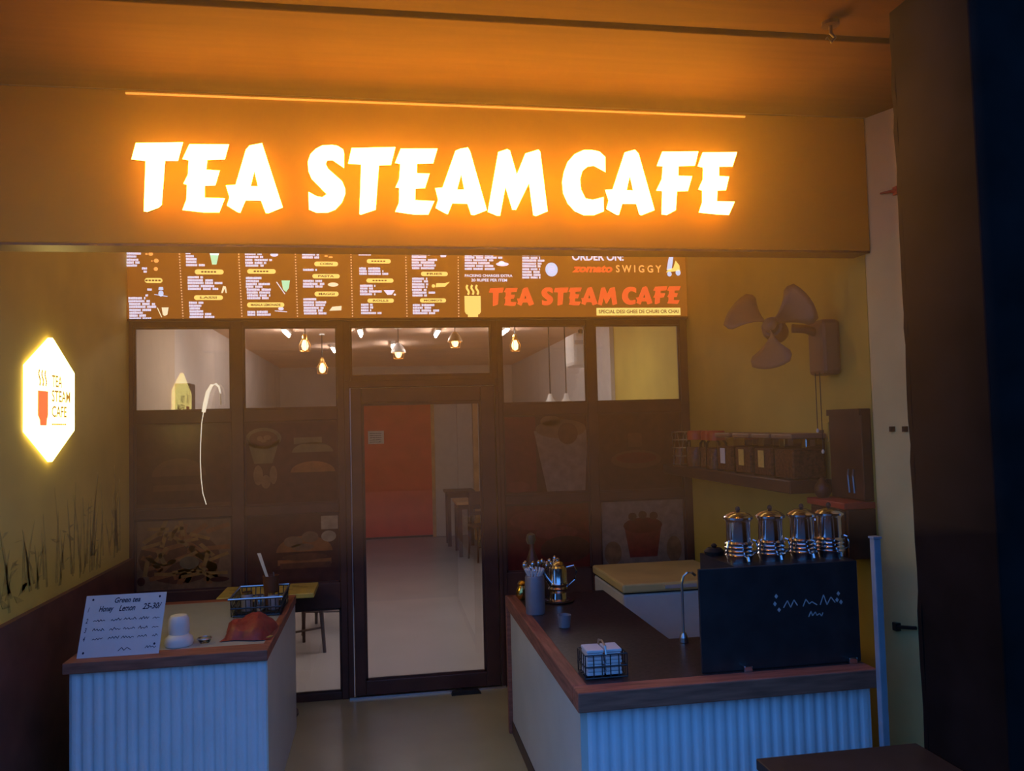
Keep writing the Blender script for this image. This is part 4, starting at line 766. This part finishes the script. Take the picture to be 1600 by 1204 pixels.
for k in range(3):
    v = []; f = []; a0 = k * 2 * math.pi / 3 + .55 + math.pi / 3
    for i in range(9):
        t_ = i / 8; r = .03 + .19 * t_; wd = (.25 + 1.15 * t_ ** .7) * (1 - .35 * max(0, t_ - .8) / .2)
        for j in range(7):
            q = j / 6 - .5; v.append(FP(r, a0 + q * wd, .045 + q * .06 + .008 * t_))
    for i in range(8):
        for j in range(6): p_ = i * 7 + j; f.append((p_, p_ + 1, p_ + 8, p_ + 7))
    o = MB().add(v, f).build('blade', 'fan', fn, smooth=True); sm = o.modifiers.new('thickness', 'SOLIDIFY'); sm.thickness = .004
for y, z in ((3.61, 1.74), (3.57, 1.64)):
    MB().tube([(2.085, y, 2.01), (2.085, y, z)], .0022, 5).build('pull_cord', 'blackmatte', fn); MB().lathe(2.085, y, [(.005, z - .02), (.008, z - .01), (.003, z)], 10).build('cord_bead', 'cable', fn, smooth=True)
sw = thing('wall_socket', 'small wall socket with a dark hole between the fan cords and the dark board', 'socket', (XR, 3.74, 1.70))
MB().box(XR - .012, XR, 3.69, 3.80, 1.67, 1.77).build('plate', 'mustard', sw, bevel=.004); MB().box(XR - .016, XR - .010, 3.73, 3.77, 1.70, 1.73).build('outlet', 'brownbox', sw)
kb = thing('key_board', 'dark brown board with hanging keys on the yellow wall with the fan beside the pilaster', 'board', (XR, 3.5, 1.40))
MB().box(XR - .05, XR, 3.35, 3.62, 1.41, 1.83).build('board', 'darkwood', kb, bevel=.005); MB().box(XR - .06, XR - .05, 3.35, 3.62, 1.80, 1.83).build('top_rail', 'darkwood', kb)
for y in (3.42, 3.46): k_ = MB().tube([(XR - .055, y, 1.55), (XR - .055, y + .008, 1.52), (XR - .055, y, 1.44)], .004, 6).build('key', 'wire', kb)
rb = thing('wall_cabinet', 'brown wall cabinet with a red top board above the steel urns', 'cabinet', (2.1, 3.45, 1.14))
MB().box(2.06, XR, 3.345, 3.66, 1.15, 1.375).build('body', 'brownbox', rb, bevel=.006); MB().box(2.045, XR, 3.345, 3.67, 1.375, 1.405).build('top_board', 'redshelf', rb, bevel=.004)
dd = MB().box(2.052, 2.06, 3.36, 3.645, 1.165, 1.365).build('door', 'brownbox', rb, bevel=.003); MB().lathe(2.046, 3.60, [(.006, 1.29), (.008, 1.30), (.004, 1.31)], 10).build('knob', 'steel', dd)
dp = thing('dark_pot', 'small dark round pot on the red cabinet top', 'pot', (2.10, 3.62, 1.405))
MB().lathe(2.10, 3.615, [(.024, 1.405), (.04, 1.43), (.036, 1.465), (.022, 1.48)], 18).build('body', 'darkwood', dp, smooth=True); MB().lathe(2.10, 3.615, [(.024, 1.48), (.01, 1.50)], 14).build('lid', 'darkwood', dp, smooth=True)
bt = thing('door_bolt', 'dark steel bolt on the pilaster edge', 'bolt', (2.213, 3.261, 0.865))
MB().tube([(2.213, 3.261, 0.865), (2.250, 3.174, 0.878)], .008, 8).build('rod', 'blackwire', bt); MB().box(2.207, 2.235, 3.251, 3.279, 0.847, 0.883).build('keeper', 'blackwire', bt, bevel=.003)
b2 = thing('wall_hook', 'small dark hook high on the pilaster beside the fascia', 'hook', (2.253, 3.166, 2.785))
MB().tube([(2.223, 3.236, 2.791), (2.253, 3.166, 2.785)], [.004, .009], 8).build('prong', 'redshelf', b2); MB().box(2.247, 2.275, 3.156, 3.184, 2.767, 2.803).build('plate', 'redshelf', b2)
st2 = thing('wall_clip', 'pair of tiny dark cable clips at mid height on the pilaster', 'clip', (2.222, 3.239, 1.734))
MB().box(2.221, 2.239, 3.234, 3.252, 1.723, 1.746).build('clip', 'darkwood', st2); MB().box(2.245, 2.263, 3.179, 3.197, 1.722, 1.746).build('clip', 'darkwood', st2)

# ------------------------------------------------------------------ dark column and table at the near right
cl = sempty('trim_2', 'dark clad column behind the black table', 'column', (2.4, 2.2, 0))
shaft = MB().box(1.722, 3.1, 2.05, 2.415, 0, TOP + .012).build('shaft', 'column', cl, bevel=.006)
rz = random.Random(14); e_ = []; z = 0     # ragged edge strip of the cladding
while z < TOP: e_.append((rz.uniform(-.004, .003), z)); z += rz.uniform(.05, .12)
MB().prism(e_ + [(.02, TOP), (.02, 0)], .02, lambda u, v, w: (1.722 + u, 2.395 + w, v)).build('edge_strip', 'column', cl)
tb = thing('black_table', 'black table corner at the foot of the dark column', 'table', (1.43, 2.1, 0))
MB().box(1.150, 1.712, 1.75, 2.445, .685, .72).build('tabletop', 'blackmatte', tb, bevel=.004)
MB().box(1.18, 1.65, 1.80, 2.42, .62, .685).build('apron', 'blackmatte', tb)
for a in (1.18, 1.60):
    for b in (1.80, 2.37): MB().box(a, a + .045, b, b + .045, -.02 if b < 2.6 else 0, .685).build('leg', 'blackmatte', tb)

# ------------------------------------------------------------------ tinted haze box added to imitate lens glare of the lit sign
if GLARE_HAZE:
    hm_ = bpy.data.materials.new('glare_haze'); hm_.use_nodes = True; n_ = hm_.node_tree
    for x in list(n_.nodes): n_.nodes.remove(x)
    ou = n_.nodes.new('ShaderNodeOutputMaterial'); vs = n_.nodes.new('ShaderNodeVolumeScatter')
    vs.inputs['Color'].default_value = (1, 0.78, 0.38, 1); vs.inputs['Density'].default_value = GLARE_HAZE; vs.inputs['Anisotropy'].default_value = 0.3
    n_.links.new(vs.outputs[0], ou.inputs['Volume'])
    hz_ = tag(MB().box(-1.62, 1.715, 2.0, 3.19, 1.46, TOP - .03).build('glare_haze', hm_), 'thin tinted haze added before the lit sign to imitate its glare', 'haze'); hz_['kind'] = 'stuff'
